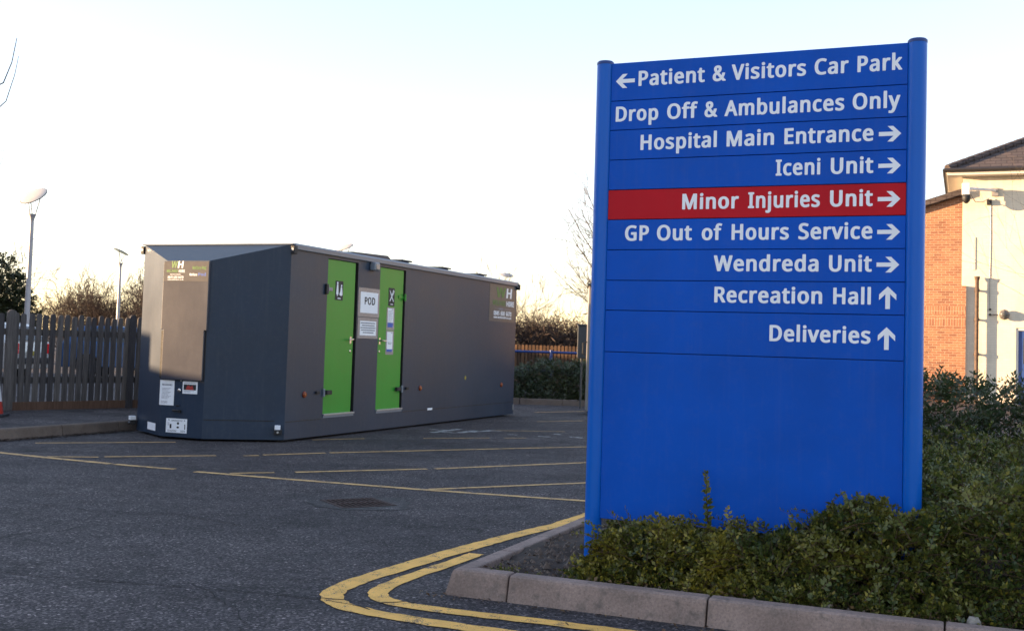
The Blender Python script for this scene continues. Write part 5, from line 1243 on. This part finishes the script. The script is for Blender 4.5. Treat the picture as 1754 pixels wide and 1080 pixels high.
# ------------------------------------------------------------------ bare trees
RMIN = .0028
def grow(out, p, d, L, r, lev, maxlev, rnd, spread, kids, wob=.16, upw=.12, shrink=.62):
    n = 5 if lev < maxlev else 4
    pts, rad = [p.copy()], [r]; q = p.copy(); dd = d.normalized()
    for i in range(n):
        dd = (dd + Vector((rnd.gauss(0, wob), rnd.gauss(0, wob), rnd.gauss(0, wob) + upw * .3))).normalized()
        q = q + dd * L / n; pts.append(q.copy()); rad.append(r * (1 - .62 * (i + 1) / n))
    out.append((lev, pts, rad))
    if lev >= maxlev: return
    k = kids[lev]
    for i in range(k):
        t = rnd.uniform(.42 if lev == 0 and maxlev == 4 else .25, 1.) if i else 1.
        j = min(n - 1, int(t * n)); b = pts[j].lerp(pts[j + 1], t * n - j if t < 1 else 1.)
        ax = (pts[j + 1] - pts[j]).normalized()
        o = ax.orthogonal().normalized(); o = Matrix.Rotation(rnd.uniform(0, 6.283), 3, ax) @ o
        nd = (ax * math.cos(spread) + o * math.sin(spread) * rnd.uniform(.6, 1.3) + Vector((0, 0, upw))).normalized()
        grow(out, b, nd, L * shrink * rnd.uniform(.75, 1.2), max(RMIN, r * (1 - .6 * t) * .62), lev + 1, maxlev, rnd, spread, kids, wob, upw, shrink)
def tree_mesh(out, twig_mat, trunk_mat, t, split=1):
    V, F, o = [], [], 0
    tr = MB()
    for lev, pts, rad in out:
        if lev < split: tr.tube(pts, rad, 8, True); continue
        P = np.array([tuple(x) for x in pts]); r_ = np.array(rad)[:, None]; n = 3
        T = np.gradient(P, axis=0); T /= np.linalg.norm(T, axis=1, keepdims=True) + 1e-9
        a = np.cross(T, [.3, .9, .31]); a /= np.linalg.norm(a, axis=1, keepdims=True) + 1e-9; b = np.cross(T, a)
        ring = np.stack([P + r_ * (a * math.cos(q) + b * math.sin(q)) for q in (0, 2.094, 4.189)], 1)
        k = len(P); V.append(ring.reshape(-1, 3)); idx = np.arange(k * n).reshape(k, n) + o
        F.append(np.stack([idx[:-1], np.roll(idx[:-1], -1, 1), np.roll(idx[1:], -1, 1), idx[1:]], 2).reshape(-1, 4)); o += k * n
    if tr.v: tr.build('trunk', trunk_mat, t, smooth=True)
    np_obj('crown', np.concatenate(V), np.concatenate(F), twig_mat, t, smooth=True)
def bare_tree(label, loc, H, r, seed, lean=(0, 0), maxlev=4, kids=(6, 6, 5, 4), spread=.75, twig='bark_pale', trunk='bark', name='bare_tree', wob=.13, upw=.12, rz=0., trunkfrac=.55, shrink=.62):
    t = thing(name, label, 'tree', loc, rz); rnd = random.Random(seed); out = []
    grow(out, Vector((0, 0, 0)), Vector((lean[0], lean[1], 1)), H * trunkfrac, r, 0, maxlev, rnd, spread, kids, wob, upw, shrink)
    tree_mesh(out, twig, trunk, t); return t
def bare_shrub(label, loc, H, stems, seed, kids=(7, 6, 5), twig='bark_warm', spread=.6, out_=.7, group=None, r=.035):
    t = thing('bare_shrub', label, 'shrub', loc, 0, group); rnd = random.Random(seed); out = []
    for k in range(stems):
        q = rnd.uniform(0, 6.283); e = rnd.uniform(.1, out_)
        grow(out, Vector((math.cos(q) * .25, math.sin(q) * .25, 0)), Vector((math.cos(q) * e, math.sin(q) * e, 1)), H * rnd.uniform(.4, .62), r * rnd.uniform(.6, 1), 0, 3, rnd, spread, kids, .16, .10, .6)
    tree_mesh(out, twig, 'bark', t); return t
def tree_copy(src, label, loc, rz, s):
    c = src.copy(); COL.objects.link(c); c.location = loc; c.rotation_euler = (0, 0, rz); c.scale = (s, s, s); c['label'] = label
    for ch in src.children:
        d = ch.copy(); COL.objects.link(d); d.parent = c
    return c

def sign_tree():
    t = thing('bare_tree', 'bare winter tree behind the sign, its fine branches reaching out past the left post', 'tree', (3.4, 30., 0)); rnd = random.Random(4); out = []
    trunk = [Vector((.1 * math.sin(z * 1.3), .05 * z, z)) for z in (0, .8, 1.6, 2.4, 3.2, 4.0, 4.8, 5.6)]
    out.append((0, trunk, [.11, .10, .09, .08, .065, .05, .035, .015]))
    for k in range(16):
        z0 = rnd.uniform(1.6, 4.6); q = rnd.uniform(0, 6.283)
        grow(out, Vector((0, .05 * z0, z0)), Vector((math.cos(q), math.sin(q), rnd.uniform(.2, .9))), rnd.uniform(1.2, 2.1), .025, 1, 3, rnd, .7, (6, 6, 5), .12, .06, .55)
    for x, z, z0 in ((-1.95, 5.05, 2.6), (-1.8, 4.30, 2.2), (-1.95, 3.65, 1.9), (-1.85, 2.95, 1.8), (-1.45, 5.65, 3.0), (-1.5, 4.9, 2.7), (-1.4, 3.2, 2.0)):
        a, b = Vector((0, .05 * z0, z0)), Vector((x, rnd.uniform(-.5, .5), z))
        c = a.lerp(b, .55) - Vector((0, 0, .16 * (b - a).length)); n = 9; P = []
        for i in range(n + 1):
            u = i / n; p = a * (1 - u) ** 2 + c * 2 * u * (1 - u) + b * u * u
            P.append(p + Vector((rnd.gauss(0, .02), rnd.gauss(0, .02), rnd.gauss(0, .02))))
        out.append((1, P, [.032 * (1 - .75 * i / n) for i in range(n + 1)]))
        for i in range(2, n):
            for _ in range(2):
                d = (P[i + 1] - P[i]).normalized()
                grow(out, P[i], (d + Vector((rnd.gauss(0, .5), rnd.gauss(0, .5), rnd.gauss(.15, .5)))), rnd.uniform(.35, .85), .010, 2, 3, rnd, .6, (0, 0, 5), .14, .08, .6)
    tree_mesh(out, 'bark_pale', 'bark', t)
RMIN = .0052
sign_tree()
RMIN = .0062
bare_shrub('tall grey bare shrub at the far end of the cabin, beside its corner', (.55, 42., 0), 4.6, 7, 61, kids=(6, 5, 4), twig='bark_pale', r=.03)
RMIN = .0028
bare_tree('slender bare sapling in front of the cream wall at the right edge', (10.35, 20.5, 0), 4.6, .028, 23, maxlev=3, kids=(7, 5, 3), spread=.8, upw=.14, trunkfrac=.7)
def edge_tree():
    t = thing('bare_tree', 'bare tree at the left edge, only a few thin twigs hanging into the sky', 'tree', (-7.6, 12., 0)); rnd = random.Random(2); out = []
    grow(out, Vector((0, 0, 0)), Vector((-.05, 0, 1)), 3.2, .06, 0, 3, rnd, .7, (6, 5, 4), .1, .12, .5)
    for pts in ([(0, 0, 2.6), (.9, 0, 3.05), (1.75, 0, 3.45), (2.02, .0, 3.72), (2.10, 0, 4.02), (2.13, 0, 4.22)], [(.9, 0, 3.05), (1.6, .05, 3.75), (1.98, .0, 3.92), (2.06, 0, 4.15), (2.10, 0, 4.42)]):
        out.append((1, [Vector(p) for p in pts], [.02, .014, .008, .006, .0045, .003][:len(pts)]))
    tree_mesh(out, 'bark_pale', 'bark', t)
edge_tree()
RMIN = .0115
sh = bare_shrub('bare brown shrub behind the fence, between the two street lamps', (-17.1, 54., 0), 4.4, 12, 31)
sh2 = bare_shrub('twiggy bare tree behind the far street lamp, beside the cabin', (-20.4, 63., 0), 4.6, 13, 32, twig='bark')
for k, (x, y, q, s, src, lb) in enumerate((
    (-21.6, 58., 1.2, .9, sh, 'lower bare shrub standing right of the dark evergreen'),
    (-16.8, 60., 2.9, 1., sh2, 'dark twiggy bush touching the left edge of the cabin'),
    (-23.9, 62., 4.4, 1.0, sh2, 'bare shrub behind the nearer lamp pole'),
    (-1.9, 45., 3.3, .72, sh2, 'bare shrub mostly hidden behind the far end of the cabin'),
    (2.3, 48., 5.1, .60, sh, 'reddish bare shrub beyond the far fence, left of the sign post'),
    (1.1, 52., 2.2, .62, sh2, 'low reddish bare bush in the middle of the gap between cabin and sign'))):
    tree_copy(src, lb, (x, y, 0), q, s)

# dark evergreen behind the fence
def evergreen(label, loc, lobes, n, leaf, seed):
    t = thing('evergreen_tree', label, 'tree', loc); rng = np.random.default_rng(seed); P, D = [], []
    w = np.array([l[3] ** 2 for l in lobes]); w /= w.sum()
    for k in range(n):
        x, y, z, r = lobes[rng.choice(len(lobes), p=w)]
        d = rng.normal(0, 1, 3); d /= np.linalg.norm(d)
        rr = r * (1 - .45 * rng.random() ** 2) * (1 + .22 * mnoise.noise(Vector(d * 2.3) + Vector((x, y, z))))
        p = np.array([x, y, z]) + d * rr * np.array([1, 1, 1.05])
        if p[2] < .2: continue
        dd = d + rng.normal(0, .6, 3); P.append(p); D.append(dd / np.linalg.norm(dd))
    leafy('crown', [sprays(np.array(P), np.array(D), rng.uniform(.2, .5, len(P)), 10, *leaf, rng)], 'leaf_ever', 'bark', t)
    MB().tube([(0, 0, 0), (.05, 0, 1.4), (0, .1, 3.)], [.22, .17, .08], 10).build('trunk', 'bark', t, smooth=True)
evergreen('dark ivy-like evergreen tree behind the fence at the left edge', (-20.6, 44., 0), [(0, 0, 2.9, 1.25), (.55, -.2, 2.1, 1.1), (-.9, .3, 2.6, 1.5), (.9, .1, 1.4, .95), (-1.6, 0, 1.7, 1.4), (.2, 0, 1.2, 1.2)], 3400, (.13, .085), 6)
bare_tree('bare thin-twigged tree beside the dark evergreen, left of the lamp pole', (-20.2, 46., 0), 5.2, .07, 12, maxlev=3, kids=(8, 6, 4), spread=.8, trunkfrac=.62)

# far hedgerow closing the view: reads as one mass
def hedgerow(name, label, x0, x1, y, h, n, seed, mat):
    rng = np.random.default_rng(seed); N = n
    P = np.stack([rng.uniform(x0, x1, N), y + rng.normal(0, 1., N), rng.uniform(0, 1, N) ** 1.2 * h * .75], 1)
    d = rng.normal(0, .35, (N, 3)); d[:, 2] = 1; d /= np.linalg.norm(d, axis=1, keepdims=True)
    v, f, sv, sf = sprays(P, d, rng.uniform(.4, 1.1, N), 7, .32, .035, rng, 0., .012)
    o = np_obj(name, np.concatenate([v, sv]), np.concatenate([f, sf + len(v)]), [mat]); o['kind'] = 'stuff'; o['label'] = label
hedgerow('far_hedgerow', 'distant mass of brown bare hedgerow behind the shrubs on the left', -60, -9, 78, 3.6, 5200, 51, 'bark_warm')
hedgerow('far_hedgerow', 'distant mass of reddish bare hedgerow in the gap right of the cabin', -9, 30, 80, 3.6, 4200, 52, 'bark_warm')
hedgerow('brown_hedge', 'thick brown leafless hedge just beyond the far picket fence', -4.5, 5.5, 35.5, 2.15, 2600, 53, 'bark_warm')

# ------------------------------------------------------------------ unseen shade casters added on the left, shaped to set the shade lines
def outside():
    t = thing('added_shade_house', 'house-shaped shade caster added outside the view on the left to shade the yard', 'house', (-32, -8., 0))  # added block, there to keep the low sun off the yard
    MB().box((-6, -16, 0), (0, 20.2, 8.2)).build('wall', 'hotbrick', t)
    MB().prism([(-6.4, 8.2), (.4, 8.2), (-3, 10.5)], -16.4, 20.6, axis='y').build('roof', 'roof', t)
    w = MB()
    for k in range(7): w.box((.001, -14 + 5 * k, 1.0), (.06, -12.4 + 5 * k, 2.4)); w.box((.001, -14 + 5 * k, 4.6), (.06, -12.4 + 5 * k, 6.0))
    w.build('window', 'glass', t)
    t = thing('added_shade_wall', 'stepped wall added outside the view on the left as a shade caster', 'wall', (-18, 0, 0))
    mb = MB(); mb.box((-.15, 11., 0), (.15, 13.80, 2.36)); mb.box((-.15, 13.80, 0), (.15, 20., 2.76)); mb.box((-.15, 20, 0), (.15, 33.5, 3.21)); mb.build('brickwork', 'hotbrick', t)  # added wall, its heights stepped to place the shade edge on cabin and fence
outside()
